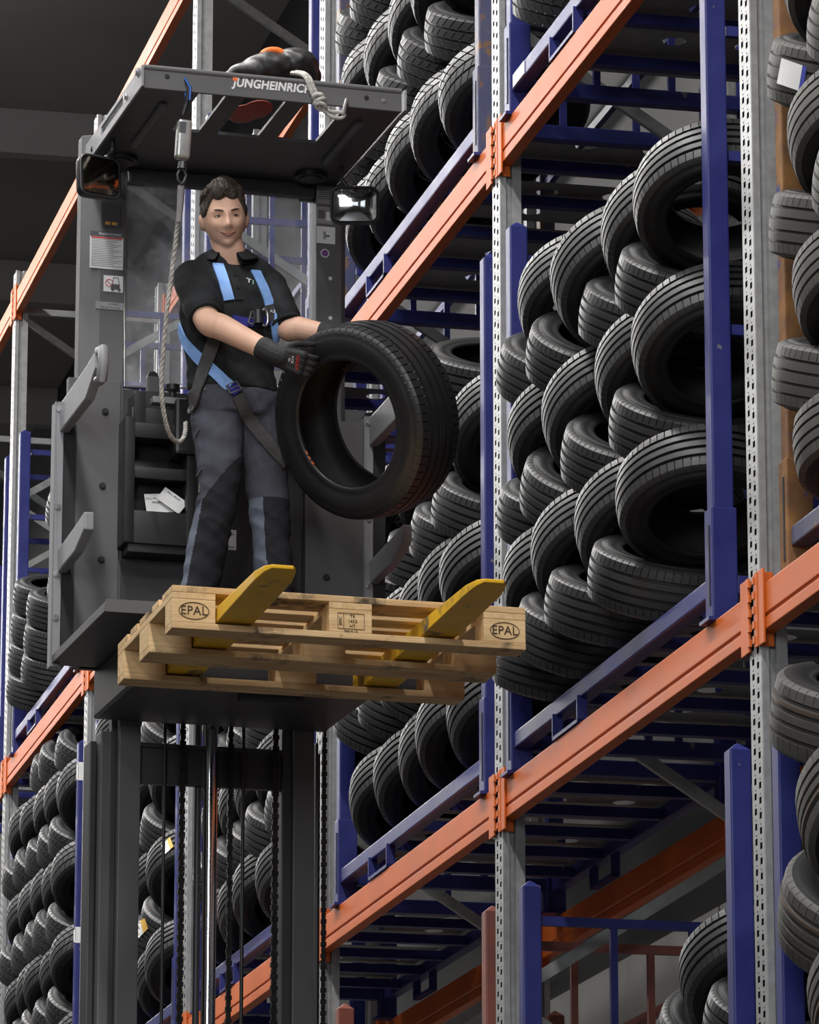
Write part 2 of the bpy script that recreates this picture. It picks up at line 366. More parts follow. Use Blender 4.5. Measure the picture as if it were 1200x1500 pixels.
# ------------------------------------------------------------------ stillages
def make_stillage(L_, mpost, mrail, height=2.29, skew=0):
    """local: x 0..1.1 into the rack, y 0 (near end) .. L_ (far end), z 0 on the beam"""
    r = empty('tyre_stillage'); D_ = 1.08
    for (x,y) in ((0,0),(0,L_),(D_-.09,0),(D_-.09,L_)):
        yy = y if y == 0 else y-.09
        p = MB().bb((x+.008,yy+.008,.36),(x+.082,yy+.082,height-.03))
        c = Vector((x+.045,yy+.045,height))
        b4 = [(x+.008,yy+.008,height-.03),(x+.082,yy+.008,height-.03),(x+.082,yy+.082,height-.03),(x+.008,yy+.082,height-.03)]
        p.add(b4+[tuple(c)], [(0,1,4),(1,2,4),(2,3,4),(3,0,4)])
        po = p.build('post', mpost, r, bevel=.006)
        so = MB().bb((x,yy,.012),(x+.09,yy+.09,.40)).build('post_socket', mpost, r, bevel=.005)
        MB().bb((x-.02,yy-.012,0),(x+.10,yy+.10,.012)).build('foot_plate', mrail, so)
        if x == 0:
            MB().bb((x-.004,yy+.03,.06),(x+.001,yy+.042,.34)).build('socket_slot', M_DARK, so)
    for x in (.01, D_-.07): MB().bb((x,.09,.10),(x+.06,L_-.09,.165)).build('long_rail', mrail, r, bevel=.006)
    for y in (.01, L_-.07): MB().bb((.09,y,.10),(D_-.09,y+.06,.165)).build('end_rail', mrail, r, bevel=.006)
    for k in range(5):
        y = .45+k*(L_-.9)/4; MB().bb((.07,y-.025,.105),(D_-.07,y+.025,.15)).build('deck_bar', mrail, r)
    # fork loop near the far end, front and back
    for x in (.0, D_-.06):
        y0 = L_*.62; m = MB()
        m.bb((x,y0,.006),(x+.04,y0+.012,.11)); m.bb((x,y0+.36,.006),(x+.04,y0+.372,.11)); m.bb((x,y0,.006),(x+.04,y0+.372,.020))
        m.build('fork_loop', mrail, r)
    # perforated deck sheets
    n = 4
    for k in range(n):
        y0 = .12+k*(L_-.24)/n; y1 = y0+(L_-.24)/n-.10; m = MB()
        for i in range(3):
            for j in range(2):
                xa, xb = .09+i*.30, .09+(i+1)*.30; ya, yb = y0+j*(y1-y0)/2, y0+(j+1)*(y1-y0)/2
                cx, cy = (xa+xb)/2, (ya+yb)/2; rr = .05
                sq = [(xb,cy),(xb,yb),(cx,yb),(xa,yb),(xa,cy),(xa,ya),(cx,ya),(xb,ya)]
                ho = [(cx+rr*cos(q*pi/4), cy+rr*sin(q*pi/4)) for q in range(8)]
                m.add([(a,b,.168) for a,b in sq]+[(a,b,.168) for a,b in ho], [(q,(q+1)%8,8+(q+1)%8,8+q) for q in range(8)])
        m.build('deck_sheet', M_ZINC if mrail is M_BLUE else mrail, r)
    # end frames and back rails
    for y in (.04, L_-.045):
        for z in (height-.16, height-.62, height-1.25): MB().bb((.09,y-.014,z-.018),(D_-.09,y+.014,z+.018)).build('end_bar', mrail, r)
        for x in (.38, .70): MB().bb((x-.014,y-.012,.165),(x+.014,y+.012,height-.16)).build('end_upright', mrail, r)
    for z in (height-.25, height-.85, height-1.45): MB().bb((D_-.06,.09,z-.02),(D_-.03,L_-.09,z+.02)).build('back_bar', mrail, r)
    return r
SL = 2.86
ST_BLUE = make_stillage(SL, M_BLUE, M_BLUE); ST_OLD = make_stillage(SL, M_BLUEOLD, M_BLUE); ST_RUST = make_stillage(SL, M_RUST, M_BLUEOLD); ST_BROWN = make_stillage(SL, M_BROWN, M_BROWN)
STILL = []
used = set()
SREF = {}
def stillage(src, key, li, dx=-.008, dy=0.0, label=''):
    """stands in the bay that begins at upright key, on beam level li"""
    o = src if src.name not in used else copy_tree(src); used.add(src.name)
    o.location = (XF+dx, POSTY[key]+.13+dy, LEV[li]); tag(o, label, 'stillage', 'steel tyre stillages in the racking'); SREF[(key,li)] = o; return o
stillage(ST_BLUE, 'B', 2, dy=.20-.0+.05, label='blue steel stillage packed with laced tyres in the middle of the rack')
stillage(ST_BLUE, 'A', 2, dy=.01, label='blue steel stillage of tyres behind the held tyre and the pallet')
stillage(ST_BLUE, 'C', 2, dy=.05, label='blue steel stillage of tyres seen through the truck mast')
stillage(ST_BLUE, 'D', 2, dy=.05, label='blue steel stillage of tyres behind the mast on the side of the far end')
stillage(ST_BLUE, 'E', 2, dy=.05, label='blue steel stillage of tyres left of the mast, with torn white label on its post')
stillage(ST_OLD, 'A', 3, dy=.08, label='worn blue stillage of directional tyres behind the truck roof')
stillage(ST_BLUE, 'B', 3, dy=.22, label='blue stillage on the high beam right of the upright, white label on its rail')
stillage(ST_BLUE, 'C', 3, dy=.05, label='blue stillage on the high level behind the truck windscreen')
stillage(ST_BLUE, 'D', 3, dy=.05, label='blue stillage on the high level behind the left truck column')
stillage(ST_BLUE, 'E', 3, dy=.05, label='blue stillage on the high level left of the truck gate')
stillage(ST_BLUE, 'F', 3, dy=.05, label='blue stillage on the high level at the far end of the row')
stillage(ST_RUST, 'G', 2, dx=.045, dy=.25, label='rusty stillage with flaking paint beside the main stillage')
stillage(ST_BLUE, 'G', 1, dy=.25, label='blue stillage of large tyres on the low level below the rusty stillage')
stillage(ST_BLUE, 'B', 1, dy=.10, label='blue stillage on the low level with open end bars and few tyres')
stillage(ST_BROWN, 'A', 1, dy=.02, label='brown painted stillage post frame on the low level by the upright')

# ------------------------------------------------------------------ tyres
def tyre_mesh(name, R, W_, rim, npitch, slant, grooves, mt, ms, shoulder_len=.27, sip=.14, block=False, gw=.009, gd=.009):
    """tread band and sidewalls; the axis is local Y; grooves run round the tread, narrow slots cut across the shoulders"""
    hw = W_/2; prof = []
    # tread half profile: list of (y, r, cuttable)
    tw = hw*.86
    gs = [g*tw for g in grooves]
    ys = [(-tw, 1)]
    for g in gs: ys += [(g-gw/2-.001, 1), (g-gw/2, 0), (g+gw/2, 0), (g+gw/2+.001, 1)]
    ys.append((tw, 1))
    # extra points inside shoulder blocks so that slots end cleanly
    lo, hi = gs[0]-gw/2-.003, gs[-1]+gw/2+.003
    pts = []
    for (y, top) in ys:
        crown = R - .010*(y/tw)**2
        pts.append((y, crown - (0 if top else gd), 'T' if top else 'G'))
    full = []
    for i, (y, r, k) in enumerate(pts):
        full.append((y, r, k))
        if i+1 < len(pts) and k == 'T' and pts[i+1][2] == 'T':
            y2, r2, _ = pts[i+1]
            full.append((y*.85+y2*.15, R-.010*((y*.85+y2*.15)/tw)**2, 'C')); full.append((y*.5+y2*.5, R-.010*((y*.5+y2*.5)/tw)**2, 'C')); full.append((y*.15+y2*.85, R-.010*((y*.15+y2*.85)/tw)**2, 'C'))
    first = [(-hw*.97, R-.030, 'S'), (-hw*.93, R-.018, 'C')]
    last = [(hw*.93, R-.018, 'C'), (hw*.97, R-.030, 'S')]
    full = first+full+last
    ang = []
    for p in range(npitch):
        a = 2*pi*p/npitch; da = 2*pi/npitch; wd = sip*da
        ang += [(a, 0), (a+wd*.15, 1), (a+wd*.85, 1), (a+wd, 0)]
    n = len(ang); m = len(full); V_ = []
    for j, (y, r, k) in enumerate(full):
        edge = abs(y) > abs(gs[0])-.001
        for (a, cut) in ang:
            rr = r
            if k == 'C' and cut and (edge or block): rr = r-(.006 if edge else .004)
            aa = a + slant*abs(y)/hw*2*pi/npitch*1.0
            V_.append((rr*cos(aa), y, rr*sin(aa)))
    F_ = [(j*n+i, j*n+(i+1)%n, (j+1)*n+(i+1)%n, (j+1)*n+i) for j in range(m-1) for i in range(n)]
    tm = bpy.data.meshes.new(name+'_tread'); tm.from_pydata(V_, [], F_); tm.materials.append(mt)
    # sidewall + inner liner on one side (+Y) ; other side is a mirrored mesh
    def side(s):
        pr = [(hw*.97,R-.030),(hw*1.0,R-.045),(hw*1.03,(R*.45+rim*.55)+.02),(hw*1.0,rim+.035),(hw*.95,rim+.022),(hw*.97,rim+.018),(hw*.95,rim+.004),(hw*.90,rim-.001),(hw*.82,rim+.003)]
        NA = 72; vs = []
        for (y, r) in pr:
            for i in range(NA): a = 2*pi*i/NA; vs.append((r*cos(a), s*y, r*sin(a)))
        fs = [(j*NA+i, j*NA+(i+1)%NA, (j+1)*NA+(i+1)%NA, (j+1)*NA+i) for j in range(len(pr)-1) for i in range(NA)]
        me = bpy.data.meshes.new(name+'_sidewall'); me.from_pydata(vs, [], fs); me.materials.append(ms)
        bm = bmesh.new(); bm.from_mesh(me); bmesh.ops.recalc_face_normals(bm, faces=bm.faces)
        for f in bm.faces: f.smooth = True
        bm.to_mesh(me); bm.free(); return me
    pr = [(-hw*.82,rim+.003),(-hw*.93,rim+.03),(-hw*.93,R-.06),(-hw*.8,R-.026),(0,R-.018),(hw*.8,R-.026),(hw*.93,R-.06),(hw*.93,rim+.03),(hw*.82,rim+.003)]
    NA = 48; vs = [(r*cos(2*pi*i/NA), y, r*sin(2*pi*i/NA)) for (y,r) in pr for i in range(NA)]
    fs = [(j*NA+i, (j+1)*NA+i, (j+1)*NA+(i+1)%NA, j*NA+(i+1)%NA) for j in range(len(pr)-1) for i in range(NA)]
    lm = bpy.data.meshes.new(name+'_liner'); lm.from_pydata(vs, [], fs); lm.materials.append(M_LINER)
    for p in lm.polygons: p.use_smooth = True
    bm = bmesh.new(); bm.from_mesh(tm)
    for e in bm.edges:
        if len(e.link_faces)==2 and e.calc_face_angle(0) > radians(28): e.smooth = False
    for f in bm.faces: f.smooth = True
    bm.to_mesh(tm); bm.free()
    return dict(tread=tm, s=[side(1), side(-1)], liner=lm, R=R, W=W_)
TY_A = tyre_mesh('touring_tyre', .322, .207, .206, 66, .25, [-.58,-.2,.2,.58], M_RUBBER, M_RUBBER2, gw=.0115, gd=.012)
TY_D = tyre_mesh('directional_tyre', .326, .207, .206, 44, 1.6, [-.5,0,.5], M_RUBBER, M_RUBBER2, block=True, sip=.16)
TY_G = tyre_mesh('dusty_tyre', .322, .212, .206, 60, .2, [-.62,-.22,.22,.62], M_RUBBERG, M_RUBBER2, sip=.10)
TY_L = tyre_mesh('large_tyre', .360, .242, .226, 54, .15, [-.62,-.3,.08,.5], M_RUBBERG, M_RUBBER2, gw=.014, sip=.08)
TY_H = tyre_mesh('held_tyre', .352, .232, .226, 70, .35, [-.56,-.2,.2,.56], M_RUBBERH, M_RUBBERH, sip=.16)
def stripe_mesh(R, y0, y1):
    NA = 96; vs = []
    for (y, r) in ((y0,R-.002),(y0,R+.0012),(y1,R+.0012),(y1,R-.002)): vs += [(r*cos(2*pi*i/NA), y, r*sin(2*pi*i/NA)) for i in range(NA)]
    me = bpy.data.meshes.new('brown_rib_stripe'); me.from_pydata(vs, [], [(j*NA+i,j*NA+(i+1)%NA,(j+1)*NA+(i+1)%NA,(j+1)*NA+i) for j in range(3) for i in range(NA)])
    me.materials.append(M_STRIPE); return me
TY_L['stripe'] = stripe_mesh(.3585, -.054, -.042)
# where every racked tyre came to rest in its stack: centre and the direction of its open face, in the order they are laid
REST = [
(4.790,17.296,6.985,-.043,-.523,-.851),(4.750,16.643,6.887,.087,-.573,-.815),(4.785,16.048,6.876,-.015,-.538,-.843),(4.756,15.519,6.835,-.087,-.486,-.869),
(4.772,17.407,6.467,-.007,-.490,-.872),(4.774,16.878,6.410,.023,-.576,-.817),(4.787,16.163,6.377,-.022,-.527,-.850),(4.772,15.617,6.338,-.007,-.521,-.854),
(4.757,17.432,5.886,-.065,-.425,-.903),(4.751,16.970,5.892,-.021,-.537,-.843),(4.770,16.403,5.867,-.013,-.513,-.858),(4.755,15.786,5.812,-.061,-.391,-.918),
(4.781,17.604,6.757,.037,-.557,.830),(4.769,17.098,6.693,-.022,-.601,.799),(4.790,16.390,6.640,.037,-.513,.857),(4.775,15.831,6.609,-.009,-.537,.843),
(4.778,17.597,6.183,-.013,-.488,.873),(4.772,17.210,6.183,-.016,-.597,.802),(4.777,16.618,6.167,-.031,-.555,.831),(4.778,15.946,6.112,-.015,-.518,.855),
(4.755,17.593,5.587,.027,-.407,.913),(4.742,17.192,5.616,.028,-.500,.866),(4.745,16.750,5.625,.041,-.438,.898),(4.753,16.163,5.600,.013,-.458,.889),
(4.836,18.802,8.332,.039,-.470,-.882),(4.838,19.070,8.727,-.064,-.502,.863),(4.817,19.270,8.353,-.053,-.571,-.819),(4.827,19.548,8.749,.022,-.558,.830),
(4.813,19.740,8.347,.006,-.536,-.844),(4.830,20.023,8.744,.007,-.501,.866),(4.824,20.210,8.332,.055,-.483,-.874),(4.807,20.479,8.734,.024,-.574,.819),
(4.834,20.680,8.349,-.059,-.556,-.829),(4.818,20.874,8.721,.013,-.489,.872),(4.808,18.852,9.006,-.019,-.490,-.872),(4.829,19.129,9.346,.032,-.499,.866),
(4.829,19.312,9.012,-.033,-.544,-.839),(4.819,19.604,9.360,-.005,-.556,.831),(4.835,19.782,9.015,-.030,-.577,-.816),(4.842,20.061,9.358,-.047,-.542,.839),
(4.830,20.253,9.013,.004,-.553,-.833),(4.825,20.528,9.376,.021,-.569,.822),(4.817,20.696,9.022,-.042,-.496,-.867),(4.830,20.871,9.334,.004,-.476,.879),
(4.833,18.883,9.621,-.003,-.461,-.888),(4.818,19.363,9.627,.016,-.581,-.814),(4.825,19.831,9.633,-.036,-.503,-.863),(4.838,20.293,9.639,.021,-.491,-.871),
(4.827,20.729,9.674,.002,-.513,-.858),(4.844,18.727,5.617,.038,-.493,-.869),(4.827,18.932,5.933,-.033,-.531,.847),(4.811,19.155,5.625,-.029,-.552,-.833),
(4.831,19.361,5.959,.007,-.569,.822),(4.848,19.630,5.623,-.033,-.543,-.839),(4.808,19.826,5.968,.009,-.581,.814),(4.844,20.105,5.619,.018,-.531,-.847),
(4.822,20.315,5.977,.016,-.503,.864),(4.840,20.580,5.619,-.038,-.531,-.846),(4.819,20.808,6.006,.074,-.516,.853),(4.814,18.727,6.207,.030,-.496,-.868),
(4.822,18.899,6.527,.063,-.493,.868),(4.810,19.098,6.240,.038,-.487,-.873),(4.832,19.349,6.520,.024,-.485,.874),(4.831,19.568,6.234,.009,-.509,-.861),
(4.827,19.822,6.522,.045,-.439,.897),(4.832,20.051,6.237,-.060,-.558,-.828),(4.822,20.301,6.520,-.056,-.500,.864),(4.842,20.524,6.254,-.034,-.485,-.874),
(4.832,20.776,6.519,-.016,-.439,.898),(4.844,18.718,6.831,.015,-.582,-.813),(4.815,19.017,7.154,-.044,-.492,.870),(4.837,19.183,6.825,-.013,-.509,-.861),
(4.840,19.654,6.818,-.021,-.489,-.872),(4.798,20.124,6.821,-.010,-.547,-.837),(4.827,20.604,6.815,.049,-.494,-.868),(4.834,22.228,5.634,.005,-.533,-.846),
(4.836,22.492,5.892,.001,-.507,.862),(4.832,22.693,5.610,.038,-.491,-.870),(4.816,22.946,5.874,.031,-.459,.888),(4.809,23.177,5.611,-.054,-.500,-.864),
(4.824,23.416,5.869,.001,-.476,.879),(4.823,23.638,5.604,.004,-.471,-.882),(4.822,23.858,5.866,.001,-.478,.878),(4.822,24.075,5.602,.006,-.467,-.884),
(4.815,24.296,5.863,.006,-.481,.877),(4.841,22.272,6.167,.030,-.563,-.826),(4.832,22.531,6.426,.004,-.510,.860),(4.826,22.741,6.152,.017,-.537,-.843),
(4.823,22.998,6.411,-.001,-.439,.899),(4.822,23.202,6.139,-.001,-.532,-.847),(4.824,23.446,6.412,.002,-.490,.872),(4.825,23.639,6.130,.003,-.488,-.873),
(4.822,23.870,6.409,.001,-.527,.850),(4.819,24.085,6.135,.003,-.528,-.849),(4.828,24.296,6.404,-.044,-.468,.883),(4.833,22.296,6.690,.004,-.561,-.828),
(4.832,22.562,6.948,.028,-.557,.830),(4.826,22.790,6.684,.007,-.530,-.848),(4.823,23.006,6.952,-.003,-.536,.844),(4.827,23.231,6.683,-.002,-.521,-.854),
(4.818,23.447,6.966,-.030,-.529,.848),(4.826,23.676,6.694,.021,-.535,-.845),(4.826,23.898,6.972,.037,-.537,.843),(4.815,24.092,6.684,.019,-.512,-.859),
(4.803,24.297,6.964,.041,-.483,.875),(4.834,22.229,7.183,-.041,-.563,-.825),(4.815,22.537,7.480,-.042,-.518,.854),(4.822,22.779,7.222,.002,-.486,-.874),
(4.821,22.989,7.501,.002,-.524,.852),(4.815,23.221,7.237,.017,-.509,-.861),(4.821,23.448,7.507,-.026,-.542,.840),(4.840,23.675,7.240,-.073,-.546,-.835),
(4.818,24.106,7.253,.028,-.494,-.869),(4.807,25.681,5.633,-.051,-.559,-.828),(4.824,25.934,5.894,-.027,-.563,.826),(4.839,26.150,5.619,.021,-.529,-.848),
(4.839,26.404,5.885,-.062,-.498,.865),(4.863,26.604,5.612,.012,-.503,-.864),(4.842,26.869,5.876,-.001,-.486,.874),(4.842,27.064,5.600,.013,-.457,-.889),
(4.832,27.313,5.877,.008,-.491,.871),(4.830,27.508,5.600,.008,-.459,-.888),(4.826,27.750,5.862,.006,-.523,.852),(4.814,25.711,6.156,-.023,-.502,-.865),
(4.824,25.977,6.421,.009,-.531,.848),(4.819,26.198,6.161,.010,-.488,-.873),(4.822,26.452,6.426,-.051,-.554,.831),(4.843,26.664,6.149,-.011,-.550,-.835),
(4.837,26.902,6.428,-.002,-.436,.900),(4.839,27.091,6.144,.011,-.475,-.880),(4.833,27.331,6.411,.010,-.535,.845),(4.826,27.541,6.138,.007,-.564,-.826),
(4.824,27.746,6.412,.008,-.467,.884),(4.826,25.738,6.686,.009,-.569,-.822),(4.816,25.993,6.943,.040,-.570,.821),(4.808,26.243,6.700,-.032,-.465,-.885),
(4.823,26.468,6.963,-.021,-.476,.879),(4.833,26.688,6.700,-.019,-.481,-.876),(4.837,26.927,6.967,.014,-.467,.884),(4.834,27.139,6.696,.008,-.504,-.864),
(4.828,27.364,6.976,.006,-.528,.849),(4.826,27.558,6.693,.008,-.488,-.873),(4.824,27.757,6.978,-.010,-.581,.814),(4.839,25.701,7.178,.050,-.492,-.869),
(4.841,25.973,7.480,.078,-.515,.853),(4.811,26.213,7.224,-.011,-.500,-.866),(4.821,26.444,7.493,-.055,-.513,.857),(4.830,26.687,7.228,-.021,-.470,-.882),
(4.837,26.893,7.515,.007,-.551,.834),(4.831,27.121,7.248,.027,-.493,-.870),(4.819,27.560,7.263,.048,-.450,-.892),(4.841,29.128,5.636,.027,-.582,-.813),
(4.834,29.369,5.896,-.031,-.534,.845),(4.844,29.576,5.619,.053,-.518,-.854),(4.818,29.842,5.877,.055,-.502,.863),(4.802,30.080,5.613,.007,-.497,-.868),
(4.814,30.311,5.895,-.054,-.521,.852),(4.830,30.516,5.610,.033,-.488,-.872),(4.812,30.751,5.882,.017,-.468,.884),(4.807,30.968,5.604,.021,-.464,-.885),
(4.794,31.192,5.871,.024,-.466,.885),(4.820,29.151,6.170,-.026,-.521,-.853),(4.831,29.420,6.433,-.017,-.517,.856),(4.833,29.637,6.159,.023,-.467,-.884),
(4.815,29.871,6.439,.067,-.513,.856),(4.795,30.074,6.151,.027,-.520,-.854),(4.824,30.320,6.452,.022,-.516,.856),(4.816,30.539,6.170,-.009,-.582,-.813),
(4.814,30.774,6.442,.023,-.520,.854),(4.804,30.976,6.151,.025,-.512,-.859),(4.789,31.191,6.429,.045,-.447,.894),(4.824,29.201,6.704,-.023,-.518,-.855),
(4.837,29.430,6.982,.001,-.514,.858),(4.838,29.659,6.714,.001,-.480,-.877),(4.835,29.878,7.000,.006,-.545,.839),(4.831,30.101,6.732,.011,-.532,-.846),
(4.829,30.338,7.004,.039,-.457,.889),(4.820,30.560,6.722,.008,-.555,-.832),(4.817,30.787,7.005,.026,-.559,.829),(4.810,31.001,6.721,.011,-.472,-.882),
(4.806,31.193,7.009,.007,-.487,.873),(4.837,29.114,7.225,.015,-.562,-.827),(4.866,29.395,7.520,.051,-.523,.851),(4.839,29.650,7.269,.013,-.499,-.866),
(4.835,29.879,7.548,-.001,-.516,.857),(4.843,30.110,7.275,-.038,-.539,-.842),(4.850,30.328,7.556,.054,-.491,.870),(4.821,30.551,7.280,.009,-.487,-.873),
(4.810,30.996,7.300,.019,-.509,-.861),(4.879,29.170,8.327,.052,-.469,-.882),(4.859,29.440,8.672,.001,-.492,.870),(4.877,29.650,8.342,-.015,-.542,-.840),
(4.875,29.929,8.722,-.056,-.595,.802),(4.863,29.196,8.959,.024,-.566,-.824),(4.864,29.470,9.272,.039,-.491,.870),(4.857,29.675,8.975,-.022,-.533,-.846),
(4.858,29.950,9.242,.048,-.545,.837),(4.800,31.171,8.311,.000,-.424,.906),(4.800,31.131,8.519,.000,-.424,.906),(4.800,31.041,8.707,.000,-.424,.906),
(4.800,30.947,8.895,.000,-.426,.905),(4.800,30.520,8.308,.000,-.409,.913),(4.800,30.428,8.491,.000,-.411,.912),(4.800,30.332,8.675,-.000,-.422,.907),
(4.809,15.530,8.617,.011,-.472,-.881),(4.813,15.871,8.394,-.008,-.511,.860),(4.842,16.160,8.637,-.051,-.530,-.847),(4.842,16.473,8.389,.013,-.488,.873),
(4.816,16.741,8.639,.042,-.554,-.831),(4.828,17.060,8.401,-.040,-.578,.815),(4.848,17.348,8.664,-.063,-.451,-.890),(4.850,17.565,8.335,.005,-.496,.868),
(4.829,14.144,6.833,-.008,-.446,.895),(4.821,13.941,7.116,-.065,-.480,-.875),(4.817,13.680,6.820,-.025,-.558,.829),(4.803,13.419,7.078,-.019,-.499,-.866),
(4.833,13.151,6.796,.068,-.579,.812),(4.861,12.884,7.048,.042,-.506,-.862),(4.838,12.611,6.766,-.037,-.547,.836),(4.814,12.320,7.002,-.015,-.511,-.860),
(4.823,14.139,6.304,.005,-.348,.937),(4.823,13.922,6.569,-.007,-.421,-.907),(4.814,13.651,6.292,-.031,-.593,.805),(4.805,13.407,6.543,.051,-.502,-.864),
(4.830,13.145,6.272,.035,-.569,.822),(4.849,12.884,6.525,.035,-.509,-.860),(4.838,12.587,6.258,-.069,-.542,.837),(4.812,12.330,6.511,-.047,-.517,-.855),
(4.823,14.138,5.795,.008,-.366,.931),(4.825,13.909,6.052,.006,-.356,-.934),(4.823,13.640,5.759,-.004,-.635,.772),(4.819,13.381,6.009,-.011,-.519,-.855),
(4.814,13.123,5.746,.088,-.546,.833),(4.849,12.871,6.003,.043,-.511,-.858),(4.854,12.559,5.751,-.106,-.558,.823),(4.803,12.300,6.000,-.065,-.489,-.870),
(4.823,13.930,5.534,.002,-.187,-.982),(4.823,14.102,4.669,.004,-.425,.905),(4.826,13.852,4.347,.009,-.541,-.841),(4.826,13.468,4.648,.012,-.457,.889),
(4.838,13.200,4.341,.009,-.541,-.841),(4.830,12.804,4.645,.011,-.461,.887),(4.842,12.535,4.341,.038,-.533,-.845),(4.841,14.116,4.044,-.052,-.597,.800),
(4.844,13.832,3.748,.018,-.568,-.823),(4.828,13.485,4.047,.021,-.614,.789),(4.824,13.183,3.753,.007,-.551,-.835),(4.823,12.819,4.045,.037,-.612,.790),
(4.831,12.518,3.749,.018,-.563,-.826),(4.829,14.118,3.454,.024,-.607,.795),(4.820,13.860,3.143,-.017,-.535,-.845),(4.847,13.458,3.458,-.043,-.604,.796),
(4.816,13.194,3.146,-.045,-.528,-.848),(4.835,12.814,3.460,-.030,-.626,.779),(4.830,12.520,3.159,-.017,-.522,-.853),(4.856,14.097,2.790,-.018,-.069,.997),
(4.855,13.338,2.787,-.021,-.058,.998),(4.853,12.582,2.782,-.013,-.042,.999),(5.064,15.424,3.160,-.031,-.433,-.901),(5.048,15.747,2.941,.047,-.496,.867),
(5.041,16.068,3.168,-.013,-.574,-.819),(5.053,16.383,2.932,-.027,-.540,.841),(5.045,15.509,3.655,.007,-.525,-.851),(5.041,15.833,3.434,.003,-.571,.821),
(5.033,16.129,3.671,-.012,-.591,-.807),(5.060,16.500,3.446,-.040,-.563,.825),(5.054,15.437,4.143,.011,-.440,-.898),(5.034,15.740,3.916,.034,-.502,.864),
(5.038,16.031,4.157,.002,-.528,-.849),(5.038,16.360,3.942,.008,-.607,.795),
]
LAID = [0]
def tyre(kind, c, n, label, group, spin=None):
    if LAID[0] < len(REST): c, n = REST[LAID[0]][:3], REST[LAID[0]][3:]
    LAID[0] += 1
    n = Vector(n).normalized(); q = Vector((0,-1,0)).rotation_difference(n)
    if spin is None: spin = random.uniform(0, 6.28)
    Mx = Matrix.Translation(Vector(c)) @ q.to_matrix().to_4x4() @ Matrix.Rotation(spin, 4, 'Y')
    r = link('tyre', kind['tread']); r.matrix_world = Mx; tag(r, label, 'tyre', group)
    for me in kind['s']: link('sidewall', me, r)
    link('inner_liner', kind['liner'], r)
    if 'stripe' in kind: link('brown_rib_stripe', kind['stripe'], r)
    return r
T0 = 58.0
def nP(t=T0, dx=0): t = radians(t); return (dx, -cos(t), -sin(t))
def nQ(t=T0, dx=0): t = radians(t); return (dx, -cos(t), sin(t))
XT = 4.83
def jit(s): return random.uniform(-s, s)
LP = 'black touring tyre tilted with its hole to the aisle, laced in the main blue stillage'
LQ = 'black touring tyre tilted tread outward, wedged in the laced stack of the main blue stillage'
ROWN = ('top', 'second', 'third'); ORD = ('first', 'second', 'third', 'fourth', 'fifth')
for rI, row in enumerate(([(17.331,6.87),(16.607,6.84),(16.006,6.84),(15.478,6.83)],[(17.559,6.40),(16.873,6.38),(16.139,6.34),(15.647,6.40)],[(17.57,5.90),(17.009,5.90),(16.423,5.88),(15.834,5.87)])):
    for c, (y,z) in enumerate(row): tyre(TY_A, (XT, y, z), nP(T0+jit(2), jit(.05)), 'black tyre, hole out, %s layer of main blue stillage, %s from the rusty stillage' % (ROWN[rI], ORD[3-c]), 'hole-out tyres in the main stillage, %s layer' % ROWN[rI])
for rI, row in enumerate(([(17.808,6.83),(17.124,6.77),(16.395,6.74),(15.828,6.73)],[(17.84,6.284),(17.273,6.30),(16.626,6.297),(15.977,6.242)],[(17.86,5.66),(17.26,5.67),(16.76,5.70),(16.18,5.71)])):
    for c, (y,z) in enumerate(row): tyre(TY_A, (XT-(.04 if rI==2 else 0), y, z), nQ(T0+(8 if rI==2 else 0)+jit(2), jit(.05)), 'black tyre, tread out, %s layer of main blue stillage, %s from the rusty stillage' % (ROWN[rI], ORD[3-c]), 'tread-out tyres in the main stillage, %s layer' % ROWN[rI])
LAYN = ('bottom', 'second', 'third', 'fourth')
def fill(kind, y0, z0, rows, cols, la, ga, x=XT, dy=.60, dz=.48, t=T0, zp=.69, off=.45, skip=(), qoff=.32, shift=(0,.12,0,.12), qz=-.10):
    for rI in range(rows):
        for cI in range(cols):
            y = y0+off+cI*dy+shift[rI]
            if ('P',rI,cI) not in skip:
                tyre(kind, (x+jit(.02), y, z0+zp+rI*dz), nP(t+jit(4), jit(.06)), '%s tyre, hole out, %s layer of %s, %s from %s' % (la[0], LAYN[rI], la[1], ORD[cI], la[2]), ga+', %s layer, holes out' % LAYN[rI])
            if ('Q',rI,cI) not in skip:
                tyre(kind, (x+jit(.02), y+qoff, z0+zp+qz+rI*dz), nQ(t+jit(4), jit(.06)), '%s tyre, tread out, %s layer of %s, %s from %s' % (la[0], LAYN[rI], la[1], ORD[cI], la[2]), ga+', %s layer, treads out' % LAYN[rI])
fill(TY_D, POSTY['A'], LEV[3], 3, 5, ('black','worn stillage behind truck roof','main stillage'), 'tyres in the worn blue stillage', dy=.47, dz=.62, zp=.47, off=.60, qoff=.26, shift=(0,.06,.1), qz=.44, skip=(('Q',2,0),('Q',2,1),('Q',2,2),('Q',2,3),('Q',2,4)))
fill(TY_A, POSTY['A'], LEV[2], 3, 5, ('black','stillage behind held tyre','main stillage'), 'tyres behind the held tyre', dy=.475, dz=.56, zp=.46, off=.44, qoff=.25, shift=(.04,-.08,.13), qz=.42, skip=(('Q',2,1),('Q',2,2),('Q',2,3),('Q',2,4)))
for k, (key, nm, g, kd) in enumerate((('C',('stillage behind truck mast','held tyre'),'tyres behind the mast',TY_A),('D',('stillage beyond truck mast','the mast'),'tyres behind the left mast channel',TY_A),('E',('stillage with torn labels','the mast'),'tyres left of the mast',TY_D))):
    fill(kd, POSTY[key], LEV[2], 4, 5, ('black',nm[0],nm[1]), g, dy=.45, dz=.50, zp=.48, off=.58, qoff=.26, shift=(0,.08,.16,.05), qz=.30, skip=(('Q',3,3),('Q',3,4)))
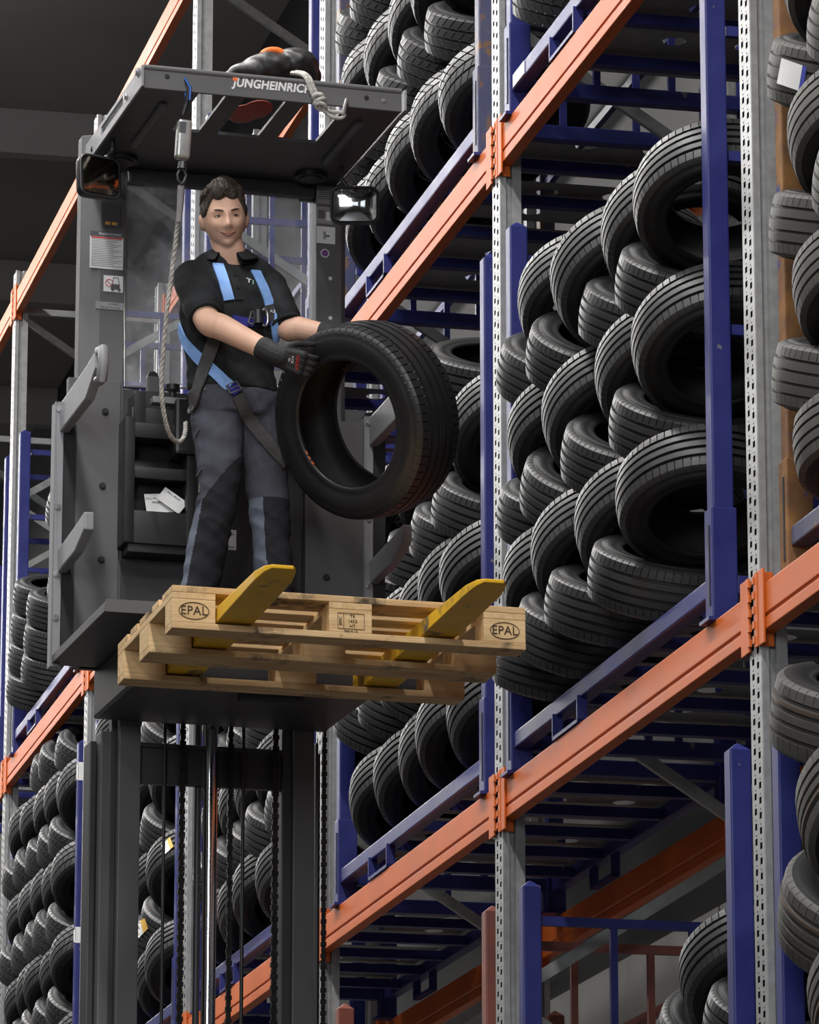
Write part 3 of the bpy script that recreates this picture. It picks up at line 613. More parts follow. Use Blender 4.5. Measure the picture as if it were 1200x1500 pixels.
fill(TY_A, POSTY['E'], LEV[3], 2, 2, ('black','high stillage beside truck gate','the gate'), 'tyres left of the truck gate', x=4.87, dy=.48, dz=.60, zp=.46, off=.62, qoff=.25, shift=(0,.05), qz=.42)
for qi, (y,z) in enumerate(((31.16,8.34),(31.07,8.53),(30.98,8.72),(30.89,8.91),(30.58,8.34),(30.49,8.53),(30.40,8.72))): tyre(TY_A, (4.80, y, z), nQ(64), 'black tyre in the leaning pile %s truck gate post, %s from bottom' % (('second from the','beside the left')[qi//4], ORD[qi%4]), 'leaning tyres beside the truck gate')
fill(TY_D, POSTY['B']+.35, LEV[3], 1, 4, ('black','stillage above main stillage','rusty stillage'), 'tyres above the main stillage')
for k, lay in enumerate(('top','middle','bottom')):
    q = ((14.272,6.88),(14.23,6.39),(14.217,5.90))[k]; p = ((14.051,6.495+.48),(14.051,6.495),(14.012,5.976))[k]
    for c in range(4):
        tyre(TY_G, (4.90, q[0]-.56*c, q[1]), nQ(), 'dusty tyre, tread out, %s layer of rusty stillage, %s from main stillage' % (lay, ORD[c]), 'tyres in the rusty stillage, %s layer, treads out' % lay)
        tyre(TY_G, (4.90, p[0]-.56*c, p[1]), nP(), 'dusty tyre, hole out, %s layer of rusty stillage, %s from main stillage' % (lay, ORD[c]), 'tyres in the rusty stillage, %s layer, holes out' % lay)
tyre(TY_G, (4.90, 13.98, 5.60), nP(66), 'dusty grey tyre lying lowest in the rusty stillage', 'lowest tyres in the rusty stillage')
for k, lay in enumerate(('top','middle','bottom')):
    q = ((14.12,4.68),(14.10,4.12),(14.08,3.52))[k]; p = ((13.90,4.36),(13.88,3.80),(13.86,3.22))[k]
    for c in range(3):
        tyre(TY_L, (4.83, q[0]-.66*c, q[1]), nQ(58+(4 if k==0 else -6)), 'large dusty tyre, tread out, %s layer below rusty stillage, %s from main stillage' % (lay, ORD[c]), 'large tyres on the low level, %s layer, treads out' % lay)
        tyre(TY_L, (4.83, p[0]-.66*c, p[1]), nP(), 'large dusty tyre, hole out, %s layer below rusty stillage, %s from main stillage' % (lay, ORD[c]), 'large tyres on the low level, %s layer, holes out' % lay)
for c in range(3): tyre(TY_L, (4.86, 14.10-.76*c, 2.80), nQ(84), 'large dusty tyre lying flat under the pile below rusty stillage, %s from main stillage' % ORD[c], 'large flat tyres on the low level')
fill(TY_A, POSTY['B']+.23, LEV[1], 3, 2, ('black','low stillage with open bars','large tyres'), 'tyres in the low open stillage', x=5.05)

# ------------------------------------------------------------------ labels stuck on tyres, posts and rails
from functools import lru_cache
ALLT = [o for o in bpy.data.objects if o.type == 'MESH' and o.name.split('.')[0] == 'tyre']
BV = {}
def tyre_hit(px, py):
    best = None
    for o in ALLT:
        Mi = o.matrix_world.inverted(); a = Mi @ CAM; d = (Mi.to_3x3() @ ray(px, py)).normalized()
        if a.cross(d).length > .5: continue
        if o.data.name not in BV: BV[o.data.name] = BVHTree.FromPolygons([v.co.copy() for v in o.data.vertices], [tuple(p.vertices) for p in o.data.polygons])
        h = BV[o.data.name].ray_cast(a, d)
        if h[0] is not None and (best is None or h[3] < best[0]): best = (h[3], o, h[0])
    return best
def tyre_label(corners, m, m2=None, split=.35):
    """paper label pressed on the tread: corners are sight points, order round the label"""
    bpy.context.view_layer.update()
    c = tyre_hit(sum(p[0] for p in corners)/4, sum(p[1] for p in corners)/4)
    if not c: return
    o = c[1]; Mi = o.matrix_world.inverted(); N = 6; R_ = None; vs = []
    a0 = Mi @ CAM
    rad = Vector((c[2].x,0,c[2].z)).length+.003
    for j in range(N+1):
        for i in range(N+1):
            u, v = i/N, j/N
            px = (corners[0][0]*(1-u)+corners[1][0]*u)*(1-v)+(corners[3][0]*(1-u)+corners[2][0]*u)*v; py = (corners[0][1]*(1-u)+corners[1][1]*u)*(1-v)+(corners[3][1]*(1-u)+corners[2][1]*u)*v
            d = (Mi.to_3x3() @ ray(px, py)).normalized()
            A = d.x*d.x+d.z*d.z; B = 2*(a0.x*d.x+a0.z*d.z); C_ = a0.x**2+a0.z**2-rad*rad; D_ = max(0, B*B-4*A*C_)
            vs.append(a0+d*((-B-sqrt(D_))/(2*A)))
    fs = [(j*(N+1)+i, j*(N+1)+i+1, (j+1)*(N+1)+i+1, (j+1)*(N+1)+i) for j in range(N) for i in range(N)]
    l_ = MB().add(vs, fs).build('paper_label', m, o, clean=False); l_['label'] = 'paper label on the tread'
    if m2:
        l_.data.materials.append(m2)
        for p in l_.data.polygons:
            if (p.index % N) >= N*(1-split): p.material_index = 1

tyre_label([(1145,85),(1182,98),(1176,135),(1138,122)], M_PAPER, M_BLAB, .2)
tyre_label([(236,1238),(249,1226),(254,1240),(241,1252)], M_PAPER, M_YLAB, .4)
tyre_label([(198,1352),(212,1345),(217,1360),(203,1374)], M_PAPER, M_YLAB, .5)
def post_label(key, li, x0, x1, y0, y1, m=M_PAPER):
    """label wrapped on the near front post of a stillage, given its height range in the picture"""
    o = SREF[(key,li)]; zt = onx((x0+x1)/2, y0, o.location.x).z-o.location.z; zb = onx((x0+x1)/2, y1, o.location.x).z-o.location.z
    m_ = MB(); m_.bb((.004,.006,zb),(.084,.0075,zt)); m_.bb((.005,.006,zb+.01),(.0075,.06,zt-.012)); p_ = m_.build('paper_label', m, o); p_['label'] = 'torn white paper label'
post_label('E', 2, 103, 120, 1118, 1144); post_label('E', 2, 103, 120, 1355, 1378)
o = SREF[('B',3)]; pl = MB().bb((.006,SL-.30,.106),(.0095,SL-.12,.16)).build('rail_label', M_WHITE, o)

# ------------------------------------------------------------------ order picker truck (local u across, v away from the forks, z up)
TR = empty('order_picker_truck', TO, TY)
tag(TR, 'grey high-lift order picker truck raised on its mast with a man on the platform', 'forklift')
VF, VR = .95, 1.85
def zz(w_): return ZT+w_
X3, Y3, Z3 = Vector((1,0,0)), Vector((0,1,0)), Vector((0,0,1))
def bolt(p, n, r=.008, parent=TR, m=M_STEEL, h=.007, name='bolt'):
    p = Vector(p); n = Vector(n).normalized(); b_ = MB(); b_.tube([p, p+n*h], r, 6); b_.tube([p, p+n*h*.35], r*1.5, 12)
    return b_.build(name, m, parent)
def sheet(px, v, t, m, name, parent=TR, bevel=.002):
    """plate whose outline is given by line-of-sight points on the plane v, thickness t away from the viewer"""
    P = [at(a, b, v) for a, b in px]; n = len(P)
    mb = MB(); mb.add(P+[p+Y3*t for p in P], [tuple(range(n)), tuple(range(n,2*n))[::-1]]+[(i,(i+1)%n,n+(i+1)%n,n+i) for i in range(n)])
    return mb.build(name, m, parent, bevel=bevel)
def rectplate(u0, u1, z0, z1, v, t, m, name, parent=TR, bevel=.002): return MB().bb((u0,v,z0),(u1,v+t,z1)).build(name, m, parent, bevel=bevel)

def platform():
    p = MB().bb((-.01,VF,zz(.295)),(1.19,VR+.02,zz(.33))).build('platform_floor', M_DARK, TR, bevel=.004)
    MB().bb((-.012,VF-.004,zz(.290)),(1.192,VF+.0,zz(.335))).build('front_lip', M_TRUCK, p)
    MB().bb((-.016,VF,zz(.292)),(-.010,VR,zz(.320))).build('side_lip', M_TRUCK, p); MB().bb((1.190,VF,zz(.292)),(1.196,VR,zz(.320))).build('side_lip', M_TRUCK, p)
    # fork carriage below the platform
    MB().bb((.16,.90,zz(.115)),(1.03,VR+.07,zz(.294))).build('fork_carriage', M_DARK, TR, bevel=.01)
    MB().bb((.10,.862,zz(.03)),(1.09,.90,zz(.26))).build('carriage_plate', M_DARK, TR, bevel=.006)
    m = MB(); m.tube([(.55,1.3,zz(.108)),(.78,1.3,zz(.108))], .03, 12); m.build('carriage_roller', M_BLACKP, TR)
platform()
def cabin():
    # columns
    for (a, b, top, nm) in ((.074, .237, 2.32, 'l'), (.969, 1.088, 2.32, 'r')):
        m = MB(); ch = .03 if nm == 'l' else .0
        poly = [(a, .10), (a, .03), (a+.07*(nm=='l')+.0, 0), (b, 0), (b, .10)] if nm == 'l' else [(a, .10), (a, 0), (b-.02, 0), (b, .02), (b, .10)]
        m.prism(poly, (0, VR, zz(.30)), X3, Y3, Z3*(top-.30))
        m.build('cabin_column', M_TRUCK, TR, bevel=.003)
    # lower body panels
    c = rectplate(.10, 1.17, zz(.30), zz(1.34), VR+.03, .04, M_TRUCK, 'rear_body_panel')
    rectplate(.03, .225, zz(.33), zz(1.37), VR-.015, .04, M_TRUCK, 'side_body_panel')
    rectplate(.93, 1.15, zz(.33), zz(1.28), VR-.015, .04, M_TRUCK, 'side_body_panel')
    rectplate(.235, .92, zz(.33), zz(1.345), VR+.0, .03, M_DARK, 'centre_body_panel')
    rectplate(.30, .42, zz(.33), zz(.50), VR-.06, .05, M_TRUCK, 'foot_switch_box')
    for (px, py) in ((154,603),(150,712),(148,820),(478,630),(478,846)):
        p = at(px, py, VR-.016); bolt(p, (0,-1,0), .009, TR, M_BLACKP, .008, 'panel_screw')
    for (px, py) in ((484,408),(484,466)): bolt(at(px, py, VR-.002), (0,-1,0), .005, TR, M_WHITE, .003, 'column_rivet')
    # windscreen behind the driver
    P = [at(183,226,VR+.05), at(462,250,VR+.05), at(462,575,VR+.05), at(183,566,VR+.05)]
    mb = MB(); mb.add(P+[p+Y3*.010 for p in P], [(0,1,2,3),(7,6,5,4),(0,4,5,1),(1,5,6,2),(2,6,7,3),(3,7,4,0)])
    pane = mb.build('rear_window_pane', M_GLASS, TR); pane['label'] = 'clear scratched acrylic pane'
    e = MB(); e.beam(P[1]+Y3*.002-X3*.001, P[2]+Y3*.002-X3*.001, .006, .012, Y3); e.beam(P[3], P[0], .004, .012, Y3); e.beam(P[3], P[2], .004, .012, Y3)
    e.build('polished_pane_edge', M_STEEL, pane)
    # pane clips hanging from the roof
    for (px, py) in ((243,233),(403,250)):
        p = at(px, py+12, VR+.03); q = at(px, py-16, VR+.03); MB().tube([q, p], .018, 14).build('pane_clip', M_BLACKP, TR); MB().tube([p-Y3*.012, p+Y3*.02], .019, 16).build('pane_clip_head', M_BLACKP, TR)
    p = at(223,553,VR+.03); MB().bb((p.x-.022,VR+.01,p.z-.10),(p.x+.022,VR+.04,p.z)).build('pane_bracket', M_TRUCK, TR, bevel=.004); MB().tube([p-Y3*.015,p+Y3*.02],.020,16).build('pane_bracket_screw', M_BLACKP, TR)
cabin()

def console():
    # storage console with two pockets: shell around two open recesses
    VC = VR-.13; a = at(182,575,VC); 
    u0, u1 = at(183,700,VC).x, at(290,700,VC).x; zt, zb = at(200,572,VC).z, at(200,806,VC).z
    z1a, z1b = at(230,642,VC).z, at(230,684,VC).z; z2a, z2b = at(230,700,VC).z, at(230,749,VC).z
    ul, ur = at(197,700,VC).x, at(274,700,VC).x
    m = MB()
    def outline_box(x0,x1,y0,y1,z0,z1): m.bb((x0,y0,z0),(x1,y1,z1))
    outline_box(u0,ul,VC,VR,zb+.03,zt-.10); outline_box(ur,u1,VC,VR,zb+.03,zt-.06)
    outline_box(ul,ur,VC,VR,z1a,zt-.12); outline_box(ul,ur,VC+.012,VR,z2a,z1b); outline_box(ul,ur,VC+.004,VR,zb+.03,z2b)
    outline_box(u0+.02,u1,VC+.02,VR,zb,zb+.05)
    outline_box(ul,ur,VR-.02,VR,z2b,z1a)
    outline_box(u0+.035,u0+.075,VC+.01,VR,zt-.14,zt); outline_box(u0+.03,u1,VC+.03,VR,zt-.14,zt-.055)
    c = m.build('storage_console', M_BLACKP, TR, bevel=.008, smooth=True, angle=60)
    # stop knob on a small bracket
    k = at(253,575,VC+.02)
    MB().bb((k.x-.075,VC+.01,k.z-.045),(k.x+.05,VC+.06,k.z-.02)).build('knob_bracket', M_TRUCKL, TR, bevel=.003)
    mk = MB(); mk.tube([k+Z3*-.02, k+Z3*.0, k+Z3*.008, k+Z3*.028, k+Z3*.03], [.012,.012,.024,.026,.018], 16); mk.build('stop_knob', M_BLACKP, TR, smooth=True)
    # control block behind the man's hip
    MB().bb((u1-.09,VC-.02,k.z-.24),(u1+.03,VC+.10,k.z-.03)).build('control_block', M_BLACKP, TR, bevel=.012)
    m2 = at(240,742,VC+.05)
    papers = []
    for (dx, rot, lab, dv, lines) in ((-.012,-.10,'white instruction card standing behind another card in the console pocket',.0,('FALL PROTECTION','PERSONAL')),(.028,-.62,'white folded instruction card leaning in front in the console pocket',-.012,('FALL PROT',))):
        pr = empty('instruction_card', TM @ Vector((m2.x+dx, m2.y+dv, z2b+.002)), TY); tag(pr, lab, 'card')
        R_ = Matrix.Rotation(rot if rot>-.5 else .62, 3, 'Y'); rt = Matrix.Rotation(radians(-12),3,'X')
        ctr = Vector((0,0,.043 if rot>-.5 else .052)); d = (.115,.0012,.075) if rot>-.5 else (.10,.0012,.06)
        MB().box(ctr, d, rt@R_).build('card', M_PAPER, pr)
        for i, t_ in enumerate(lines):
            exv = rt@R_@Vector((1,0,0)); ezv = rt@R_@Vector((0,0,1))
            text('print', t_, .011, M_PRINT, pr, ctr-exv*(.005)+ezv*(.018-.016*i)+ (rt@R_@Vector((0,-.0014,0))), exv, ezv)
console()

def canopy():
    zb, zt = zz(2.198), zz(2.275)
    c0, c1 = .095, 1.045
    fb = MB().bb((c0,VF,zb),(c1,VF+.012,zt)); fb.tube([(c0,VF+.006,zt),(c1,VF+.006,zt)], .012, 10)
    bar = fb.build('roof_front_bar', M_TRUCK, TR, bevel=.002)
    text('lettering', 'JUNGHEINRICH', .046, M_WHITE, bar, at(399,126,VF-.001), X3, Z3, .0008, squash=.86, bold=.0016, shear=.18)
    mk = at(344,117,VF-.001); MB().bb((mk.x-.007,VF-.003,mk.z-.004),(mk.x+.010,VF-.001,mk.z+.010)).build('logo_mark', M_ORG2, bar)
    for px, py in ((245,112),(537,143),(562,147)): bolt(at(px,py,VF-.001), (0,-1,0), .006, bar, M_BLACKP if px<540 else M_STEEL, .003, 'bar_hole_plug')
    # side plates with a long slot
    for s, u in ((-1, c0-.008), (1, c1+.008)):
        m = MB(); v0, v1 = VF-.02, VR+.02; sa, sb = v0+.30, v0+.66; h0, h1 = zb+.028, zb+.062
        if s == -1:
            for (a0,a1,b0,b1) in ((v0,sa,zb,zt),(sb,v1,zb,zt),(sa,sb,zb,h0),(sa,sb,h1,zt)): m.bb((u-.004,a0,b0),(u+.004,a1,b1))
        else: m.bb((u-.004,v0,zb),(u+.004,v1,zt))
        sp = m.build('roof_side_plate', M_TRUCKL, TR)
        bolt((u+s*.005, v0+.05, zt-.012), (s,0,0), .012, sp, M_TRUCKL, .012); bolt((u+s*.005, v0+.24, zt-.04), (s,0,0), .010, sp, M_STEEL, .010)
        bolt((u+s*.005, v1-.12, zt-.05), (s,0,0), .008, sp, M_DARK, .004)
        if s == -1: MB().bb((u+.006,sa-.02,h0-.01),(u+.010,sb+.02,h1+.01)).build('slot_backing', M_CHROME, sp)
    # roof sheet pieces around the openings
    def slab(u0,u1,v0,v1,nm='roof_sheet'): return MB().bb((u0,v0,zb+.004),(u1,v1,zb+.016)).build(nm, M_DARK, TR)
    wl = slab(c0,.30,VF+.012,VR+.05,'roof_wing'); wr = slab(.84,c1,VF+.012,VR+.05,'roof_wing'); slab(.30,.84,VF+.44,VR+.05); 
    slab(.40,.47,VF+.012,VF+.44,'roof_strut'); slab(.62,.69,VF+.012,VF+.44,'roof_strut')
    for wg, uc in ((wl,.205),(wr,.93)):
        MB().tube([(uc,VF+.16,zb+.0),(uc-.0,VF+.62,zb+.0)], .016, 10).build('pressed_rib', M_TRUCK, wg)
        m = MB(); m.tube([(uc-.01,VR-.10,zb+.004),(uc-.01,VR-.10,zb-.012)], .062, 24); m.tube([(uc-.01,VR-.10,zb-.010),(uc-.01,VR-.10,zb-.018)], .045, 24)
        m.build('roof_lamp', M_BLACKP, wg)
    MB().bb((.25,VR+.0,zb-.05),(.965,VR+.04,zb+.004)).build('roof_rear_header', M_DARK, TR, bevel=.006)
    return zb, zt
ZCB, ZCT = canopy()

def mirror(px, py, v, w_, h_, rx, rz, mg, arm, label):
    c = at(px, py, v); R_ = Euler((rx, 0, rz)).to_matrix(); r = empty('mirror_pivot'); bpy.data.objects.remove(r)
    def rr(a, b, rad, n=6):
        out = []
        for (sx, sy, a0) in ((1,1,0),(-1,1,pi/2),(-1,-1,pi),(1,-1,3*pi/2)):
            for k in range(n+1):
                t = a0+k*pi/2/n; out.append((sx*(a-rad)+rad*cos(t), sy*(b-rad)+rad*sin(t)))
        return out
    P = rr(w_/2, h_/2, .03); m = MB(); m.prism(P, c+R_@Vector((0,.0,0)), R_@X3, R_@Z3, R_@(Y3*.035))
    h = m.build('mirror_housing', M_BLACKP, TR, bevel=.008, smooth=True, angle=50); h['label'] = label
    # slightly convex glass
    G = rr(w_/2-.010, h_/2-.010, .024); gm = MB(); n = len(G); rings = 8; q2 = (w_/2)**2+(h_/2)**2; vs = []; fs = []
    for k in range(rings+1):
        s = 1-k/rings
        for (a,b) in G: vs.append(c+R_@Vector((a*s, -.003-.016*(1-(a*a+b*b)*s*s/q2), b*s)))
    for k in range(rings):
        fs += [(k*n+i, k*n+(i+1)%n, (k+1)*n+(i+1)%n, (k+1)*n+i) for i in range(n)]
    gm.add(vs, fs); gm.build('mirror_glass', mg, h, smooth=True, angle=80)
    rim = MB(); ring = [c+R_@Vector((a,-.004,b)) for a,b in rr(w_/2-.003,h_/2-.003,.028)]; rim.tube(ring, .006, 8, closed=True); rim.build('mirror_rim', M_BLACKP, h, smooth=True)
    q = at(*arm, v+.03); MB().tube([c+R_@Vector((0,.03,h_*.3)), q, q+Z3*.05], .009, 8).build('mirror_arm', M_BLACKP, h)
mirror(146, 259, VR-.32, .162, .158, radians(-4), radians(14), M_MIRRORD, (165,222), 'dark mirror head turned aside')
mirror(520, 301, VR-.32, .178, .138, radians(10), radians(-15), M_MIRROR, (500,262), 'bright convex mirror in black frame')

def gates():
    for side, (ua, ub, zt_) in (('l', (-.022, .012, 1.27)), ('r', (1.150, 1.185, 1.305))):
        s = -1 if side == 'l' else 1
        g = MB().bb((ua,VR-.03,zz(.28)),(ub,VR-.02,zz(zt_))); g.bb((ua,VR-.03,zz(.28)),(ua+.006,VR+.03,zz(zt_)))
        gp = g.build('gate_post', M_TRUCKL, TR, bevel=.002)
        MB().bb((ub-.002,VR-.018,zz(.30)),(ub+.05,VR+.0,zz(zt_-.08))).build('gate_channel', M_BLACKP, gp)
        for f in ((.03,), (.44,), (.72,), (.90,)):
            bolt(((ua+ub)/2, VR-.03, zz(zt_-f[0]*.9-.0)), (0,-1,0), .009, gp)
        for (z0, ln, hh) in ((zt_-.06, .60, .11), (zt_-.60, .46, .085)):
            # barrier arm reaching towards the forks, ending in a loop
            x = (ua+ub)/2+.02; m = MB(); v1 = VR-.02; v0 = v1-ln
            m.prism([(v1,-hh/2),(v1,hh/2),(v0+.16,hh/2+.02),(v0,hh/2+.035),(v0,hh/2-.03),(v0+.16,-hh/2+.01)], (x-.018,0,zz(z0)), Y3, Z3, X3*.036)
            a = m.build('barrier_arm', M_TRUCKL, gp, bevel=.006)
            if hh > .1:
                lp = MB(); lp.tube([(x,v0+.01,zz(z0)+.09),(x+.0,v0-.04,zz(z0)+.085),(x,v0-.055,zz(z0)+.04),(x,v0-.03,zz(z0)-.02),(x,v0+.02,zz(z0)-.015)], .020, 10); lp.build('loop_handle', M_TRUCKL, a, smooth=True)
gates()

# mast: nested channels, cross member, lift cylinder, chains and hoses
def mast():
    VM = VR+.12
    def chan(u0,u1,z1,v0,v1,m,nm):
        return MB().bb((u0,v0,.0),(u1,v1,z1)).build(nm, m, TR, bevel=.004)
    def us(px): return at(px,1300,VM).x
    zo = at(150,1070,VM).z
    for (a,b,c,d) in ((133,143,145,161),(474,468,466,462)):
        u_=[us(q) for q in (a,b,c,d)]
        chan(min(u_[2],u_[3]),max(u_[2],u_[3]),zo,VM,VM+.10,M_TRUCK,'outer_mast_channel'); chan(min(u_[0],u_[1]),max(u_[0],u_[1]),zo-.03,VM+.05,VM+.16,M_DARK,'outer_mast_rail')
    for (a,b) in ((169,201),(426,457)): chan(us(a),us(b),zz(.9),VM-.03,VM+.05,M_TRUCK,'inner_mast_channel')
    chan(us(411),us(426),zz(.9),VM-.01,VM+.06,M_DARK,'inner_mast_web'); chan(us(161),us(169),zz(.2),VM+.01,VM+.06,M_DARK,'inner_mast_web')
    za, zb_ = at(300,1098,VM).z, at(300,1152,VM).z
    mb = MB(); mb.bb((us(199),VM+.0,zb_),(us(412),VM+.03,za)); mb.bb((us(199),VM-.015,za-.005),(us(412),VM+.06,za+.012)); mb.build('mast_cross_member', M_DARK, TR, bevel=.004)
    c0, c1 = us(296), us(317); MB().tube([((c0+c1)/2,VM+.0,0),((c0+c1)/2,VM+.0,zz(.3))], (c1-c0)/2, 24).build('lift_cylinder_rod', M_CHROME, TR, smooth=True)
    MB().tube([(c0-.012,VM+.03,0),(c0-.012,VM+.03,zz(.25))], .013, 12).build('hydraulic_pipe', M_DARK, TR, smooth=True)
    for px, r in ((237,.006),(353,.007)): MB().tube([(us(px),VM-.02,0),(us(px),VM-.02,zz(.25))], r, 10).build('hose', M_BLACKP, TR, smooth=True)
    for px, wd in ((262,.024),(333,.022),(399,.026),(471,.018)):
        m = MB(); z = 0.0; k = 0; u_ = us(px)
        while z < zz(.22):
            w2 = wd if k % 2 == 0 else wd*.72
            if z > 2.6: m.bb((u_-w2/2,VM-.04,z),(u_+w2/2,VM-.022,z+.017))
            z += .021; k += 1
        m.bb((u_-wd*.3,VM-.037,0),(u_+wd*.3,VM-.025,zz(.22)))
        m.build('lift_chain', M_BLACKG, TR, clean=False)
    MB().bb((us(133),VM-.02,0),(us(474),VM+.5,.5)).build('truck_chassis', M_DARK, TR, bevel=.02)
mast()

# forks and pallet are tilted a little, tips up
TILT = radians(1.9)
FR = Matrix.Translation(Vector((0,.8,ZT))) @ Matrix.Rotation(-TILT, 4, 'X') @ Matrix.Translation(Vector((0,-.8,0)))
def tf(mb): mb.v = [FR @ p for p in mb.v]; return mb
for (u0,u1) in ((.150,.272),(.845,.962)):
    m = MB(); v0 = -.61
    prof = [(1.03,.035),(1.03,.085),(.0,.085),(v0+.10,.068),(v0,.060),(v0,.050),(v0+.10,.040),(.2,.030)]
    # plan taper at the tip
    def sect(u_a,u_b): return u_a,u_b
    vs = []; fs = []; st = [(v0,.026,.050,.062),(v0+.035,.010,.046,.066),(v0+.12,.0,.040,.070),(0,.0,.030,.080),(.85,.0,.030,.085)]
    for (v_,ins,za,zb_) in st: vs += [(u0+ins,v_,za),(u1-ins,v_,za),(u1-ins,v_,zb_),(u0+ins,v_,zb_)]
    for k in range(len(st)-1): fs += [(4*k+i,4*k+(i+1)%4,4*k+4+(i+1)%4,4*k+4+i) for i in range(4)]
    fs += [(0,1,2,3),(4*len(st)-1,4*len(st)-2,4*len(st)-3,4*len(st)-4)]
    m.add(vs, fs); m.bb((u0,.82,.030),(u1,.86,.22))
    tf(m).build('fork', M_YELLOW, TR, bevel=.003)

# stickers on the truck
def sticker(x0,y0,x1,y1,v,m,name,rows=(),label=None,t=.0012):
    a = at(x0,y0,v); b = at(x1,y1,v); o = MB().bb((a.x,v-t,b.z),(b.x,v,a.z)).build(name, m, TR)
    if label: o['label'] = label
    W_ = b.x-a.x; H_ = a.z-b.z
    for (fx0,fy0,fx1,fy1,mm) in rows:
        MB().bb((a.x+fx0*W_,v-t-.0008,a.z-fy1*H_),(a.x+fx1*W_,v-t,a.z-fy0*H_)).build('print', mm, o)
    return o, a, b
VS = VR-.002
lines = [(.05,.20+.048*i,.95-.12*((i*7)%3),.215+.048*i,M_LGREY) for i in range(16)]
o, a, b = sticker(132,338,180,396,VS,M_WHITE,'warning_label',[(0,0,1,.13,M_PRINT),(.03,.14,.97,.18,M_RED)]+lines,'white warning label with dark header')
text('lettering','WAARSCHUWING',.0135,M_WHITE,o,(a.x+(b.x-a.x)*.60,VS-.0024,a.z-.0088),X3,Z3,.0003,squash=.74)
o, a, b = sticker(152,396,180,429,VS,M_WHITE,'pictogram_label',[(0,0,1,.22,M_PRINT)],'white pictogram label showing a forklift crossed out')
c = (a+b)/2
m = MB(); m.bb((c.x-.010,VS-.003,b.z+.010),(c.x+.024,VS-.0014,b.z+.030)); m.beam((c.x-.004,VS-.002,b.z+.03),(c.x+.0,VS-.002,b.z+.055),.0015,.003,Y3); m.beam((c.x+.0,VS-.002,b.z+.055),(c.x+.018,VS-.002,b.z+.055),.0015,.003,Y3); m.beam((c.x+.018,VS-.002,b.z+.055),(c.x+.022,VS-.002,b.z+.03),.0015,.003,Y3)
for q in (0,.024): m.tube([(c.x-.002+q,VS-.003,b.z+.009),(c.x-.002+q,VS-.001,b.z+.009)],.006,12)
m.build('forklift_pictogram', M_PRINT, o)
m = MB(); m.tube([(c.x-.016+.014*cos(t*pi/8),VS-.002,b.z+.034+.014*sin(t*pi/8)) for t in range(16)],.0014,6,closed=True); m.beam((c.x-.026,VS-.002,b.z+.044),(c.x-.006,VS-.002,b.z+.024),.0014,.003,Y3); m.build('prohibition_ring', M_RED, o)
o, a, b = sticker(140,441,181,455,VS,M_LGREY,'grey_name_label',[],'grey label with two lines of print')
text('lettering','JANSSEN',.010,M_PRINT,o,((a.x+b.x)/2+.014,VS-.002,(a.z+b.z)/2+.007),X3,Z3,.0003); text('lettering','PALLETTRUCKS',.010,M_PRINT,o,((a.x+b.x)/2+.002,VS-.002,(a.z+b.z)/2-.007),X3,Z3,.0003)
sticker(152,298,176,334,VS,M_PRINT,'black_plate_label',[(.1,.78,.4,.9,M_YLAB),(.5,.78,.8,.9,M_YLAB)])
VW = VR+.049
o, a, b = sticker(186,246,210,276,VW,M_LGREY,'pane_sticker',[(.12,.80,.85,.84,M_PRINT),(.15,.35,.20,.8,M_PRINT),(.30,.45,.38,.8,M_PRINT)],'grey sticker with standing figures')
c = (a+b)/2; m = MB(); m.tube([(c.x+.011+.013*cos(t*pi/8),VW-.002,c.z+.0+.013*sin(t*pi/8)) for t in range(16)],.0012,6,closed=True); m.beam((c.x+.002,VW-.002,c.z+.009),(c.x+.02,VW-.002,c.z-.009),.0012,.003,Y3); m.bb((c.x+.008,VW-.0025,c.z-.008),(c.x+.014,VW-.0015,c.z+.008)); m.build('sticker_ring', M_PRINT, o)
o, a, b = sticker(437,248,463,298,VW,M_LGREY,'prohibition_sticker',[],'pale sticker with red prohibition ring')
c = (a+b)/2; c.z += .008
m = MB(); m.tube([(c.x+.022*cos(t*pi/12),VW-.0025,c.z+.022*sin(t*pi/12)) for t in range(24)],.0025,6,closed=True); m.beam((c.x-.015,VW-.0025,c.z+.015),(c.x+.015,VW-.0025,c.z-.015),.003,.004,Y3); m.build('red_ring', M_RED, o)
m = MB(); m.bb((c.x-.005,VW-.0022,c.z-.008),(c.x+.004,VW-.0014,c.z+.006)); m.tube([(c.x+.003,VW-.0022,c.z+.010),(c.x+.003,VW-.0014,c.z+.010)],.004,10); m.bb((c.x-.012,VW-.0022,c.z-.013),(c.x+.012,VW-.0014,c.z-.010)); m.build('figure', M_PRINT, o)
VQ = VR-.001
sticker(464,272,487,300,VQ,M_LGREY,'column_label',[(.1,.2+.12*i,.9,.24+.12*i,M_PRINT) for i in range(5)])
sticker(464,302,487,329,VQ,M_LGREY,'column_label',[(.1,.2,.5,.7,M_TRUCK),(.6,.3,.9,.8,M_WHITE)])
sticker(464,331,491,358,VQ,M_WHITE,'white_column_label',[(.35,.3,.5,.75,M_LGREY),(.5,.5,.7,.6,M_PRINT)],'white pictogram label on the right column')
p = at(476,371,VQ); m = MB(); m.tube([p,p-Y3*.0012],.017,24); o = m.build('round_sticker', M_WHITE, TR); o['label']='round purple inspection sticker'; m = MB(); m.tube([p-Y3*.0012,p-Y3*.002],.013,24); m.build('purple_disc', M_PURPLE, o)
o, a, b = sticker(321,775,346,806,VR+.0-.001,M_WHITE,'falling_man_label',[(.08,.84,.9,.88,M_PRINT),(.08,.92,.8,.95,M_LGREY)],'white label with falling man pictogram')
c = (a+b)/2; m = MB(); v_ = VR-.0035
m.tube([(c.x+.010,v_,c.z+.026),(c.x+.010,v_+.001,c.z+.026)],.005,12)
